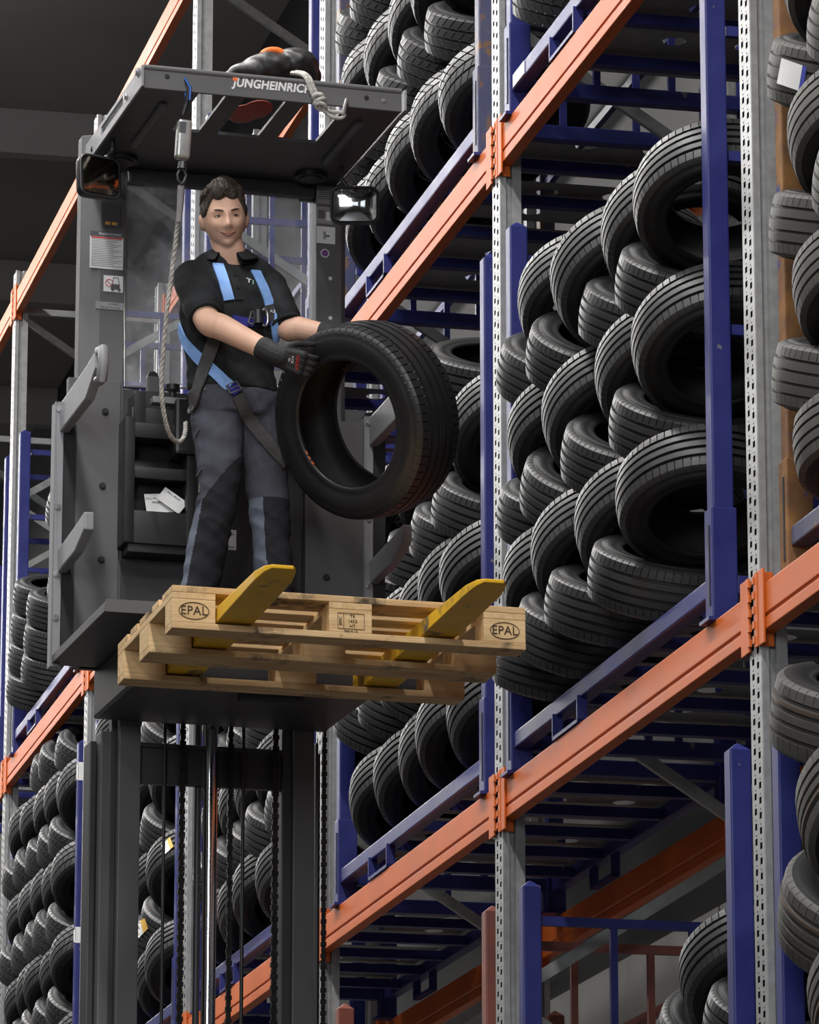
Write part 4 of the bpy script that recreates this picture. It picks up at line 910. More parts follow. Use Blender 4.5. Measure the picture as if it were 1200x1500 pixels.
for (p0,p1) in (((.006,.020),(-.004,.004)),((-.004,.004),(-.018,.012)),((-.004,.004),(-.008,-.012)),((.006,.018),(.022,.022)),((.006,.018),(-.012,.024))): m.beam((c.x+p0[0],v_,c.z+p0[1]),(c.x+p1[0],v_,c.z+p1[1]),.0015,.006,Y3)
m.build('falling_figure', M_PRINT, o)

# ------------------------------------------------------------------ pallet
PM = TM @ FR
PAL = empty('wooden_pallet'); PAL.matrix_world = PM; tag(PAL, 'worn wooden pallet with oval stamps on its corner blocks, carried on yellow forks', 'pallet')
def wb(a, b, nm, m, parent=PAL): 
    return MB().bb(a, b).build(nm, m, parent, bevel=.0025)
random.seed(3)
bys = [(0,.145),(.19,.29),(.3275,.4725),(.51,.61),(.655,.80)]
for (a,b) in bys: wb((0,a+jit(.002),.122),(1.2,b+jit(.002),.144),'deck_board',random.choice((M_WOOD,M_WOODD)))
for x in (0,.5275,1.055): wb((x,0,.100),(x+.145,.8,.122),'stringer_board',M_WOODY)
blocks = {}
for i,(x0,x1) in enumerate(((0,.145),(.5275,.6725),(1.055,1.2))):
    for j,(y0,y1) in enumerate(((0,.10),(.3275,.4725),(.70,.80))): blocks[(i,j)] = wb((x0,y0+.001,.022),(x1,y1,.100),'block',M_WOOD)
for (y0,y1) in ((0,.10),(.3275,.4725),(.70,.80)): wb((0,y0,0),(1.2,y1,.022),'bottom_board',M_WOODD)
for i in (0,2):
    b_ = blocks[(i,0)]; cx = .0725 if i == 0 else 1.1275
    text('lettering','EPAL',.042,M_INK,b_,(cx,-.0002,.061),X3,Z3,.0008,squash=.95)
    m = MB(); m.tube([(cx+.050*cos(t*pi/16),-.0005,.061+.028*sin(t*pi/16)) for t in range(32)],.0013,6,closed=True); m.build('oval_stamp', M_INK, b_)
b_ = blocks[(1,0)]; m = MB()
for (p0,p1) in (((.556,.034),(.646,.034)),((.646,.034),(.646,.086)),((.646,.086),(.556,.086)),((.556,.086),(.556,.034)),((.576,.034),(.576,.086))): m.beam((p0[0],-.0004,p0[1]),(p1[0],-.0004,p1[1]),.0012,.0015,Y3)
m.build('stamp_frame', M_INK, b_)
for i,t_ in enumerate(('TR','1453','HT')): text('lettering',t_,.0155,M_INK,b_,(.606,-.0004,.076-.0165*i),X3,Z3,.0005)
text('lettering','IPPC',.014,M_INK,b_,(.566,-.0004,.060),Z3,-X3,.0005)
text('lettering','066-4-12',.012,M_INK,b_,(.600,-.0004,.026),X3,Z3,.0005)

# ------------------------------------------------------------------ the tyre in his hands
HT_C = atw(510, 621, .98)
HT_N = (-FWD*.755 - RGT*.635 - UPV*.16).normalized()
held = tyre(TY_H, HT_C + HT_N*-.10, HT_N, 'glossy black tyre held upright in both gloved hands of the man', 'tyre held by the man', spin=1.0)
def ring_text(parent, body, R_, size, a0, m):
    """raised sidewall lettering following the circle"""
    hwid = TY_H['W']/2
    for i, ch in enumerate(body):
        if ch == ' ': continue
        a = a0 - i*size*.78/R_; c = Vector((R_*cos(a), -hwid*1.03-.0005, R_*sin(a)))
        ey = Vector((cos(a),0,sin(a))); ex = Vector((sin(a),0,-cos(a)))
        text('sidewall_letter', ch, size, m, parent, c, ex, ey, .0010)
for k in range(3):
    a = 4.62+.10*k; hwid = TY_H['W']/2
    MB().box((.222*cos(a),-hwid*.955,.222*sin(a)), (.004,.003,.014), Matrix.Rotation(-a,3,'Y')).build('orange_paint_mark', M_ORG2, held)

# ------------------------------------------------------------------ the man
FEET = TM @ Vector((.46, 1.36, ZT+.33))
def J(px, py, v): return atw(px, py, v)
def taper(mb, pts, rad, n=18, sub=6):
    """smooth limb through the joints"""
    P = [Vector(p) for p in pts]; out = []; rr = []
    for i in range(len(P)-1):
        p0 = P[max(i-1,0)]; p1 = P[i]; p2 = P[i+1]; p3 = P[min(i+2,len(P)-1)]
        for k in range(sub):
            t = k/sub; out.append(.5*((2*p1)+(p2-p0)*t+(2*p0-5*p1+4*p2-p3)*t*t+(3*p1-p0-3*p2+p3)*t**3)); rr.append(rad[i]*(1-t)+rad[i+1]*t)
    out.append(P[-1]); rr.append(rad[-1]); mb.tube(out, rr, n); mb.ell(out[0], rr[0], rr[0], rr[0]); mb.ell(out[-1], rr[-1], rr[-1], rr[-1]); return mb
VB = 1.36
sL, eL, wL = J(285,410,VB), J(303,468,1.15), J(402,519,1.00)
# his other hand grips the far bead: wrist behind the tyre's far sidewall, fingers wrapping into the hole
HT0 = HT_C - HT_N*.10; TW_, TR_ = TY_H['W'], TY_H['R']
ge = J(452,498,1.14)-HT0; ge = (ge-HT_N*ge.dot(HT_N)).normalized()
sR, eR, wR = J(394,424,VB+.02), J(420,478,1.30), HT0 - HT_N*(TW_/2+.038) + ge*(TR_+.020)
hipL, kneeL, ankL = J(318,602,VB), J(322,708,VB-.05), J(288,884,VB+.02)
hipR, kneeR, ankR = J(374,604,VB+.02), J(392,712,VB+.01), J(404,884,VB+.03)
neck0, neck1 = J(340,398,VB+.02), J(331,352,VB-.02)
chest, waist, pelv = J(336,462,VB), J(338,545,VB+.01), J(343,590,VB)
# head basis: looks down at the viewer, turned a little, tilted
hz = (-FWD + RGT*.17 - UPV*.0).normalized()
hu0 = UPV - RGT*.06; hx = hu0.cross(hz).normalized(); hu = hz.cross(hx).normalized()
HC = J(328.5, 319.5, VB-.03)
def H(x, y, z): return HC + hx*x + hu*y + hz*z
def g2(x, y, cx, cy, sx, sy): return math.exp(-((x-cx)/sx)**2-((y-cy)/sy)**2)
def head_surface(th, ph):
    # th from top pole, ph around (0 = front)
    y = cos(th); s = sin(th)
    a, b = .0770, .097
    jaw = 1.0 if y > -.1 else 1-.26*((-.1-y)/.9)**1.5
    X = a*s*sin(ph)*jaw; Y = .124*y; Z = b*s*cos(ph)*(1 if cos(ph) < 0 else .96)
    if y < -.1 and cos(ph) < 0: Z *= 1-.35*((-.1-y)/.9)
    if cos(ph) > 0: Z += .010*max(0, -y)**1.2*cos(ph)
    if cos(ph) > .0:
        f = cos(ph)**.6
        d = 0
        d += .0235*g2(X,Y,0,-.030,.0125,.016) + .011*g2(X,Y,0,-.006,.009,.024)+.006*(g2(X,Y,.014,-.034,.008,.008)+g2(X,Y,-.014,-.034,.008,.008))
        d -= .011*(g2(X,Y,.032,.003,.017,.012)+g2(X,Y,-.032,.003,.017,.012))
        d += .005*(g2(X,Y,.032,.021,.024,.008)+g2(X,Y,-.032,.021,.024,.008))
        d += .007*(g2(X,Y,.043,-.030,.018,.018)+g2(X,Y,-.043,-.030,.018,.018))
        d += .006*g2(X,Y,0,-.058,.022,.012) - .004*g2(X,Y,0,-.061,.026,.003) - .004*g2(X,Y,0,-.076,.018,.006)
        d += .012*g2(X,Y,0,-.098,.024,.016)
        d -= .004*(g2(X,Y,.034,-.055,.006,.012)+g2(X,Y,-.034,-.055,.006,.012))
        Z += d*f
    return X, Y, Z
def head_pt(x, y):
    """depth of the face surface at a frontal position, by search"""
    best = None
    for i in range(20, 160, 2):
        for j in range(-70, 71, 2):
            X, Y, Z = head_surface(radians(i), radians(j)); d = (X-x)**2+(Y-y)**2
            if best is None or d < best[0]: best = (d, Z)
    return best[1]
body = MB()
NU, NV = 72, 64; vs = []
for j in range(NV+1):
    for i in range(NU): vs.append(H(*head_surface(max(.001,pi*j/NV), 2*pi*i/NU)))
body.add(vs, [(j*NU+i,j*NU+(i+1)%NU,(j+1)*NU+(i+1)%NU,(j+1)*NU+i) for j in range(NV) for i in range(NU)])
HR = Matrix((hx, hu, hz)).transposed()
for s in (-1, 1):
    body.ell(H(s*.076,-.012,-.012), .011, .033, .020, HR @ Euler((0.15,s*.35,0)).to_matrix(), 12, 10)
    body.ell(H(s*.084,-.010,-.016), .007, .030, .014, HR @ Euler((0.15,s*.5,0)).to_matrix(), 12, 10)
taper(body, [J(341,412,VB+.03), J(339,392,VB+.02), J(334,362,VB-.01), H(0,-.06,-.025)], [.066,.062,.057,.056])
taper(body, [sL, eL, eL.lerp(wL,.25), wL], [.055,.048,.047,.033]); taper(body, [sR, eR, eR.lerp(wR,.25), wR], [.052,.046,.045,.033])
def torso(mb, k=1.0, nst=9, n0=0):
    up_ = Z3; 
    st = [(J(340,396,VB+.02),.085,.060),(J(338,410,VB+.01),.150,.085),(J(337,430,VB),.182,.105),(J(336,465,VB),.182,.118),(J(336,505,VB),.168,.115),(waist,.158,.108),(J(341,576,VB),.162,.112),(pelv,.166,.115),(J(345,612,VB),.158,.108)][n0:nst]
    vs = []; n = 28
    fx = (TM.to_3x3() @ Vector((.97,.18,0))).normalized(); fy = Z3.cross(fx)
    for (c, a, b) in st:
        for i in range(n):
            t = 2*pi*i/n; cx, sy = cos(t), sin(t); e = 2/2.5
            vs.append(c + fx*a*k*(abs(cx)**e)*(1 if cx>0 else -1) + fy*b*k*(abs(sy)**e)*(1 if sy>0 else -1))
    m_ = len(st)
    mb.add(vs, [(j*n+i,(j+1)*n+i,(j+1)*n+(i+1)%n,j*n+(i+1)%n) for j in range(m_-1) for i in range(n)]+[tuple(range(n)),tuple((m_-1)*n+i for i in range(n))[::-1]])
torso(body, .84)
for (h, k, a) in ((hipL,kneeL,ankL),(hipR,kneeR,ankR)): taper(body, [h,k,a], [.074,.052,.040])
fdir = (TM.to_3x3() @ Vector((0,-1,0)))
for a in (ankL, ankR): taper(body, [Vector((a.x,a.y,FEET.z+.05)), Vector((a.x,a.y,FEET.z+.05))+fdir*.16], [.034,.030])
person = fuse(body, 'person', M_SKIN, .0045, 4, None, FEET); person.location = FEET
tag(person, 'man in black polo, grey work trousers and light blue harness holding up a tyre', 'person')
def child(o): o.parent = person; return o
OFF = FEET

# gloves: palm and five bent fingers closing over the tyre's bead
def glove(w0, w1, palm_dir, side, spread, curl, name, lens=(.072,.080,.076,.060), flip=1):
    """w0 wrist, palm_dir forward, side across the knuckles (towards little finger), curl = direction the fingers bend to"""
    f = palm_dir.normalized(); s = (side - f*side.dot(f)).normalized(); c = curl.normalized()
    m = MB(); taper(m, [w1, w0, w0+f*.03], [.043,.040,.036], 14, 4)
    k = w0+f*.105
    for q in (-.030,-.010,.010,.030): taper(m, [w0+f*.02+s*q*.7, k+s*q], [.021,.017], 12, 3)
    for i, q in enumerate((-.033,-.011,.011,.032)):
        L = lens[i]; b0 = k+s*q; d1 = (f*.80+c*.45+s*q*spread).normalized(); d2 = (f*.25+c*.97).normalized(); d3 = (-f*.25+c*.97).normalized()
        taper(m, [b0-f*.015, b0+d1*L*.45, b0+d1*L*.45+d2*L*.33, b0+d1*L*.45+d2*L*.33+d3*L*.28], [.0105,.0098,.0092,.0080], 10, 3)
    b0 = w0+f*.035-s*.030; d1 = (f*.65-s*.70+c*.15).normalized(); d2 = (f*.75-s*.25+c*.60).normalized()
    taper(m, [b0, b0+d1*.040, b0+d1*.040+d2*.038, b0+d1*.040+d2*.066], [.0150,.0125,.0112,.0092], 10, 3)
    return child(fuse(m, name, M_GLOVE, .0035, 2, None, OFF))
pd = (J(462,540,.93)-wL); gl = glove(wL, wL-(wL-eL).normalized()*.045, pd, (-UPV*.9+RGT*.2), .3, (FWD*.9+RGT*.35), 'glove'); gl['label'] = 'black knit glove with white and red print'
glove(wR, wR-(wR-eR).normalized()*.04, -ge, HT_N.cross(ge), .3, HT_N, 'glove')

# polo shirt
ps = MB(); torso(ps, 1.0, 7)
taper(ps, [sL+Z3*.0, sL.lerp(eL,.45), sL.lerp(eL,.80)], [.074,.071,.066]); taper(ps, [sR, sR.lerp(eR,.45), sR.lerp(eR,.80)], [.070,.066,.062])
taper(ps, [J(292,404,VB+.01), J(312,392,VB+.02), J(337,386,VB+.03), J(362,394,VB+.02), J(386,412,VB+.02)], [.060,.060,.066,.058,.058])
def creases(o, amp, f1, f2, seed):
    from mathutils import noise
    me = o.data; me.update(); ns = [v.normal.copy() for v in me.vertices]
    for v, n in zip(me.vertices, ns):
        p = v.co; a = noise.noise(Vector((p.x*f1+seed, p.y*f1, (p.z+p.x*.6)*f2))); b = noise.noise(Vector((p.x*f2*.8, p.y*f2*.8+seed, (p.z-p.x*.8)*f2*1.6)))
        v.co = p+n*amp*(1-abs(a)*2.2+.6*b)*.8
    me.update()
def hem(c, d, r, name, m, parent, th=.006):
    d = d.normalized(); u = d.cross(Z3).normalized(); w_ = d.cross(u)
    MB().tube([c-OFF+(u*cos(2*pi*k/28)+w_*sin(2*pi*k/28))*r for k in range(28)], th, 8, closed=True).build(name, m, parent, smooth=True)
shirt = child(fuse(ps, 'polo_shirt', M_POLO, .006, 5, None, OFF)); shirt['label'] = 'black polo shirt'; creases(shirt, .006, 5, 14, 3)
hem(sL.lerp(eL,.98), eL-sL, .062, 'sleeve_hem', M_POLO, shirt); hem(sR.lerp(eR,.98), eR-sR, .058, 'sleeve_hem', M_POLO, shirt)
# collar and placket
def cast(px, py, objs, lift=.003):
    best = None
    for bv in objs:
        h = bv.ray_cast(CAM-OFF, ray(px,py).normalized())
        if h[0] is not None and (best is None or h[3] < best[3]): best = h
    if best is None: return None
    n = best[1]; 
    if n.dot(FWD) > 0: n = -n
    return best[0]+n*lift, n
def bvh(o): return BVHTree.FromPolygons([v.co.copy() for v in o.data.vertices], [tuple(p.vertices) for p in o.data.polygons])
SH = [bvh(shirt)]
def ribbon(px, width, m, name, objs, thick=.004, parent=person, lift=.004, sub=6, wlist=None):
    """webbing that lies on the clothing along the given sight points"""
    P = []
    for i in range(len(px)-1):
        for k in range(sub): t = k/sub; P.append((px[i][0]*(1-t)+px[i+1][0]*t, px[i][1]*(1-t)+px[i+1][1]*t))
    P.append(px[-1]); hits = [cast(a, b, objs, lift) for a, b in P]; hits = [h for h in hits if h]
    pos = [h[0].copy() for h in hits]; nor = [h[1] for h in hits]
    for _ in range(4):
        pos = [pos[0]]+[(pos[i-1]+pos[i]*2+pos[i+1])/4 for i in range(1,len(pos)-1)]+[pos[-1]]
        nor = [nor[0]]+[(nor[i-1]+nor[i]*2+nor[i+1]).normalized() for i in range(1,len(nor)-1)]+[nor[-1]]
    vs = []
    for i in range(len(pos)):
        t = (pos[min(i+1,len(pos)-1)]-pos[max(i-1,0)]).normalized(); n = (nor[i]-t*nor[i].dot(t)).normalized(); s = n.cross(t)
        wd = width/2
        vs += [pos[i]-s*wd-n*.003, pos[i]+s*wd-n*.003, pos[i]+s*wd+n*thick, pos[i]-s*wd+n*thick]
    n_ = len(pos); fs = [(0,1,2,3),(4*n_-1,4*n_-2,4*n_-3,4*n_-4)]
    for k in range(n_-1): fs += [(4*k+i,4*k+(i+1)%4,4*k+4+(i+1)%4,4*k+4+i) for i in range(4)]
    return MB().add(vs, fs).build(name, m, parent, smooth=True, angle=50)
def collar():
    c0, c1 = J(338,392,VB+.015), J(335,368,VB+.01)
    fx = (RGT-Z3*RGT.dot(Z3)).normalized(); fy = Z3.cross(fx)
    rings = []; N = 28; gap = .42
    for k in range(N+1):
        a = gap+(2*pi-2*gap)*k/N; d = (-fy)*cos(a)+fx*sin(a); f = max(0, cos(a))**1.5; b = max(0, -cos(a))
        rings.append([c0+d*.078-Z3*f*.012, c1+d*.068-Z3*f*.030+Z3*b*.004, c1+d*.077-Z3*f*.030+Z3*.003+Z3*b*.006, c0.lerp(c1,.35)+d*(.106+.014*f)-Z3*(-.006+f*.040)+Z3*b*.012])
    vs = [p-OFF for r in rings for p in r]; fs = [(k*4+i,k*4+i+1,k*4+5+i,k*4+4+i) for k in range(N) for i in range(3)]
    o = MB().add(vs, fs).build('shirt_collar', M_POLO, shirt, clean=False, smooth=True, angle=180)
    s_ = o.modifiers.new('s','SOLIDIFY'); s_.thickness = .005; s_.offset = 0; b_ = o.modifiers.new('b','SUBSURF'); b_.levels = 1; b_.render_levels = 1
collar()
ribbon([(341,402),(347,425),(350,440)], .030, M_POLO, 'placket', SH, .002, shirt)
for (px,py) in ((343,405),(347,422)):
    h = cast(px,py,SH,.006)
    if h: MB().tube([h[0], h[0]+h[1]*.003], .005, 12).build('button', M_BLACKP, shirt)
h = cast(366,414,SH,.005)
if h:
    n = h[1]; ex = (RGT - n*RGT.dot(n)).normalized(); ey = n.cross(ex)
    text('chest_logo','TI',.034,M_GREENL,shirt,h[0],ex,ey,.0012); 
    text('chest_logo','T',.034,M_WHITE,shirt,h[0]-ex*.006+n*.001,ex,ey,.0012)
# trousers
tr = MB()
torso(tr, .985, 9, 6)
vs = []
for (h, k, a) in ((hipL,kneeL,ankL),(hipR,kneeR,ankR)): taper(tr, [h+Z3*.03, h.lerp(k,.5), k, k.lerp(a,.5), a], [.098,.088,.074,.068,.066])
torso_w = MB()
trous = child(fuse(tr, 'work_trousers', M_TROUS, .006, 4, None, OFF)); trous['label'] = 'grey work trousers with dark knee patches'; creases(trous, .007, 5, 16, 9)
for p in trous.data.polygons: p.use_smooth = True
bm = bmesh.new(); bm.from_mesh(trous.data)
# darker panels sewn on: knees and inner leg, lighter blue-grey panel down the outer shin
trous.data.materials.append(M_TROUSD); trous.data.materials.append(M_TROUSB)
def pix(P): 
    d = P-CAM; z = d.dot(FWD); return 600+FPX*d.dot(RGT)/z, 750-FPX*d.dot(UPV)/z
bm.free()
for p in trous.data.polygons:
    P = p.center+OFF; lz = P.z-FEET.z
    hL = hipL.lerp(kneeL,.5); rel = (P-kneeL).dot(RGT) if (P-kneeL).length < (P-kneeR).length else (P-kneeR).dot(RGT)
    leftleg = abs((P-kneeL).dot(RGT)) < abs((P-kneeR).dot(RGT))
    if leftleg:
        edge = .54+.10*((P-kneeL).dot(RGT)/.08)
        shx = (P-kneeL.lerp(ankL,max(0,min(1,(kneeL.z-P.z)/(kneeL.z-ankL.z))))).dot(RGT)
        if lz < edge: p.material_index = 1 if shx > -.045 or lz < .14 else 2
    else:
        shx = (P-kneeR.lerp(ankR,max(0,min(1,(kneeR.z-P.z)/(kneeR.z-ankR.z))))).dot(RGT)
        if lz < .50: p.material_index = 1 if shx > -.02 else 2
# shoes
for a in (ankL, ankR):
    m = MB(); b0 = Vector((a.x,a.y,FEET.z+.045)); taper(m, [b0-fdir*.05, b0+fdir*.06, b0+fdir*.17], [.046,.044,.040]); 
    m.v = [Vector((p.x,p.y,max(p.z,FEET.z+.002))) for p in m.v]
    child(m.build('work_shoe', M_BLACKP, None, smooth=True, off=OFF, clean=False))
TRV = [bvh(trous)]
# harness webbing
wb1 = ribbon([(319,388),(325,405),(331,425),(335,440)], .040, M_WEB, 'harness_strap', SH); wb1['label'] = 'light blue harness strap'
ribbon([(374,398),(386,422),(395,448),(401,478),(404,503)], .040, M_WEB, 'harness_strap', SH)
ribbon([(262,470),(272,500),(290,522),(312,545),(338,568)], .042, M_WEB, 'harness_strap', SH+TRV, lift=.008)
ribbon([(390,448),(397,470)], .050, M_WEBK, 'strap_sleeve', SH, lift=.010)
h = cast(396,459,SH,.017)
if h: text('strap_print','TAZ',.016,M_WHITE,person,h[0],(RGT-h[1]*RGT.dot(h[1])).normalized(),h[1].cross((RGT-h[1]*RGT.dot(h[1])).normalized()),.0005)
ribbon([(338,566),(346,578)], .040, M_WEBD, 'leg_strap', SH+TRV, lift=.010)
ribbon([(346,580),(364,610),(382,638),(404,664),(416,680)], .046, M_WEBK, 'leg_strap', TRV, lift=.009)
gs_ = ribbon([(316,490),(307,520),(298,550),(289,580),(284,598)], .048, M_WEBK, 'tool_lanyard_strap', SH+TRV, lift=.012); gs_['label'] = 'dark grey hanging strap'
ribbon([(340,468),(365,474),(392,470)], .032, M_WEBD, 'chest_strap', SH, lift=.006)
def buckle(px, py, objs, w_, h_, ang, m, name, lift=.012, th=.004):
    h = cast(px, py, objs, lift)
    if not h: return
    c, n = h; ex = (RGT-n*RGT.dot(n)).normalized(); ey = n.cross(ex); R_ = Matrix.Rotation(ang, 3, n); ex = R_@ex; ey = R_@ey
    pts = [c+ex*w_/2*a+ey*h_/2*b for a,b in ((-1,-1),(1,-1),(1,1),(-1,1))]; mb = MB()
    for i in range(4): mb.beam(pts[i], pts[(i+1)%4], th, th*1.6, n)
    mb.beam(c-ex*w_/2, c+ex*w_/2, th*.8, th, n); return mb.build(name, m, person)
buckle(341,570,SH+TRV,.046,.034,.55,M_STEEL,'hip_buckle'); buckle(284,600,SH+TRV,.040,.018,-.2,M_STEEL,'strap_end_clip'); buckle(366,468,SH,.020,.045,-.25,M_STEEL,'chest_buckle',.020); buckle(312,486,SH,.046,.014,.3,M_STEEL,'strap_ring',.02)
h = cast(381,468,SH,.03)
if h:
    c, n = h; ex = (RGT-n*RGT.dot(n)).normalized(); ey = n.cross(ex)
    MB().tube([c+ex*.014*cos(t*pi/10)+ey*.032*sin(t*pi/10) for t in range(20)], .004, 8, closed=True).build('carabiner', M_STEEL, person, smooth=True)
    MB().tube([c-ex*.03+ey*.02+n*.004, c-ex*.028-ey*.03+n*.004], .018, 12).build('shock_pack', M_BLACKP, person)
# trouser zips
for pl in ([(303,560),(301,572)],[(292,628),(287,640)],[(297,686),(290,697)],[(294,708),(293,722)]): ribbon(pl, .006, M_STEEL, 'zip', TRV, .003, trous, .004)

# face
def fp(x, y, dz=0): return H(x, y, head_pt(x, y)+dz)-OFF
for s in (-1, 1):
    ex_, ey_ = s*.0305, .004
    zc = head_pt(ex_, ey_)
    e = MB(); e.ell(H(ex_, ey_, zc-.0040)-OFF, .0140, .0068, .0085, HR, 16, 12); eye = e.build('eye', M_EYE, person, smooth=True, angle=180)
    MB().ell(H(ex_+.0015, ey_, zc+.0040)-OFF, .0058, .0056, .0020, HR, 14, 8).build('iris', M_IRIS, eye, smooth=True, angle=180)
    # upper and lower lids
    up_l = [H(ex_+.0150*t, ey_+.0062*(1-t*t)+.0005, zc+.0042-.0055*t*t)-OFF for t in [-1+.25*k for k in range(9)]]
    MB().tube(up_l, [.0012,.0018,.0022,.0026,.0026,.0026,.0022,.0018,.0012], 8).build('upper_eyelid', M_SKIN, person, smooth=True)
    MB().tube([p-hu*.0022+hz*.0016 for p in up_l], [.0006,.0009,.0010,.0011,.0011,.0011,.0010,.0009,.0006], 6).build('lash_line', M_BROW, person, smooth=True)
    lo_l = [H(ex_+.0140*t, ey_-.0056*(1-t*t)-.0005, zc+.0030-.0050*t*t)-OFF for t in [-1+.25*k for k in range(9)]]
    MB().tube(lo_l, .0017, 8).build('lower_eyelid', M_SKIN, person, smooth=True)
    br = [(s*(.014+.0065*k), .0215+.0030*sin(k/5*pi*.75)+ (.0006*k), .002) for k in range(6)]
    MB().tube([fp(*q) for q in br], [.0022,.0032,.0034,.0030,.0022,.0010], 8).build('eyebrow', M_BROW, person, smooth=True)
ml = [(-.027+.0054*k) for k in range(11)]
def smile(x): return -.0605+.0085*(x/.027)**2
MB().tube([fp(x, smile(x), .0012) for x in ml], [.0008,.0014,.0018,.0021,.0023,.0022,.0023,.0021,.0018,.0014,.0008], 8).build('upper_lip', M_LIPS, person, smooth=True)
MB().tube([fp(x*.9, smile(x*.9)-.0052+.0015*(x/.027)**2, .0016) for x in ml], [.0006,.0016,.0024,.0029,.0032,.0033,.0032,.0029,.0024,.0016,.0006], 8).build('lower_lip', M_LIPS, person, smooth=True)
MB().tube([fp(x*1.04, smile(x*1.04)-.0024, .0026) for x in ml], .0007, 6).build('mouth_line', M_IRIS, person, smooth=True)
for s in (-1,1): MB().ell(fp(s*.0075,-.0405,.0005), .0030, .0018, .0020, HR, 10, 6).build('nostril', M_LIPS, person, smooth=True)
# hair: cap over the skull with a swept front
random.seed(11)
hm = MB(); vs = []; NU2, NV2 = 96, 40
def hairline(ph):
    a = abs((ph+pi) % (2*pi)-pi)          # 0 front
    if a < .75: return radians(55+6*sin(a*4))
    if a < 1.15: return radians(57+(a-.75)/.4*30)
    if a < 1.6: return radians(87+(a-1.15)/.45*4)
    return radians(92+min(1,(a-1.6)/.6)*26)
for j in range(NV2+1):
    for i in range(NU2):
        ph = 2*pi*i/NU2; th = max(.002, hairline(ph)*j/NV2); X, Y, Z = head_surface(th, ph); f = j/NV2
        a = abs((ph+pi) % (2*pi)-pi)
        nrm = Vector((X/.0735**2, Y/.122**2, Z/.097**2)).normalized()
        t = (.016+.010*max(0,cos(ph))*(1-f*.2))*(1-f**5)+.002
        if f > .6 and a > .9: t = min(t, .008+.002*(1-f))
        st_ = .0028*sin(ph*38+3*sin(th*9))+.002*sin(ph*17+th*14)+.0018*sin(ph*61)
        p = Vector((X,Y,Z))+nrm*(t+st_*(1-f**6))
        if j == NV2: p = Vector((X,Y,Z))-nrm*.006
        vs.append(H(*p)-OFF)
hm.add(vs, [(j*NU2+i,j*NU2+(i+1)%NU2,(j+1)*NU2+(i+1)%NU2,(j+1)*NU2+i) for j in range(NV2) for i in range(NU2)])
hair = hm.build('hair', M_HAIR, person, smooth=True, angle=75); hair['label'] = 'short dark brown hair'
for k in range(26):
    ph = random.uniform(-.8,.8); th = hairline(ph)*random.uniform(.72,.97); X,Y,Z = head_surface(th, ph)
    p0 = Vector((X,Y+.008,Z+.006)); d = Vector((random.uniform(-.3,.5), random.uniform(.3,.9), random.uniform(.3,.8))).normalized()
    MB().tube([H(*p0)-OFF, H(*(p0+d*.012))-OFF, H(*(p0+d*.020+Vector((.004,.002,-.004))))-OFF], [.0035,.0028,.0006], 6).build('hair_lock', M_HAIR, hair, smooth=True)
# print on the glove
GB = [bvh(gl)]
for (px, py, t_, sz, mm) in ((436,531,'OXXA',.018,M_RED),(429,527,'X-CEL',.010,M_WHITE),(424,527,'9/L',.010,M_WHITE)):
    h = cast(px, py, GB, .0015)
    if h:
        n = h[1]; ey = (-RGT+UPV*.12); ey = (ey-n*ey.dot(n)).normalized(); ex = ey.cross(n).normalized(); ex = -ex if ex.dot(UPV) > 0 else ex
        ey = n.cross(ex); text('glove_print', t_, sz, mm, gl, h[0]+n*.002, ex, ey, .0008)

# ------------------------------------------------------------------ fall arrester, rope, bag on the roof
rp = empty('fall_arrest_rope', atw(262, 200, 1.02)); RO = rp.location.copy(); tag(rp, 'off-white twisted safety rope hanging from grey fall arrester block beside the man', 'rope')
def K(px, py, v): return atw(px, py, v)-RO
a = K(272,117,VF-.015); b = K(279,128,VF-.02); MB().tube([K(270,112,VF+.02), a, b, K(278,146,VF-.02), K(273,150,VF), K(271,132,VF+.01)], .005, 8).build('blue_carabiner', M_BLUEAN, rp, smooth=True)
MB().tube([K(277,132,VF-.015), K(273,152,VF), K(268,168,VF+.01)], .009, 10).build('swivel', M_BLACKP, rp)
c = K(268.5,205,VF+.02); R_ = Matrix.Rotation(TY,3,'Z') @ Euler((.05,.04,0)).to_matrix()
blk = MB().box(c, (.052,.045,.142), R_).build('arrester_block', M_ALU, rp, bevel=.012, seg=3, smooth=True, angle=50)
MB().box(c+R_@Vector((-.010,-.0235,.040)), (.024,.002,.040), R_).build('block_label', M_PRINT, blk)
MB().tube([K(268,238,VF+.02), K(267,248,VF+.02)], [.016,.019], 12).build('block_nose', M_BLACKP, rp)
MB().tube([K(266,244,VF+.02), K(260,256,VF+.02), K(261,264,VF+.02), K(266,270,VF+.02), K(271,264,VF+.02), K(273,256,VF+.02)], .006, 8, closed=True).build('thimble', M_BLACKP, rp, smooth=True)
path = [(266,268,.98),(265,290,1.0),(262,318,1.02),(258,345,1.05),(254,380,1.08),(250,415,1.1),(245,450,1.12),(241,490,1.15),(238,525,1.18),(236,555,1.2),(237,585,1.22),(241,612,1.25),(246,632,1.28),(253,644,1.32),(262,649,1.36),(269,643,1.40),(272,632,1.42),(272,618,1.44)]
Q = [K(*p) for p in path]; fine = []
for i in range(len(Q)-1):
    for k in range(6): fine.append(Q[i].lerp(Q[i+1], k/6))
fine.append(Q[-1])
for _ in range(6): fine = [fine[0]]+[(fine[i-1]+2*fine[i]+fine[i+1])/4 for i in range(1,len(fine)-1)]+[fine[-1]]
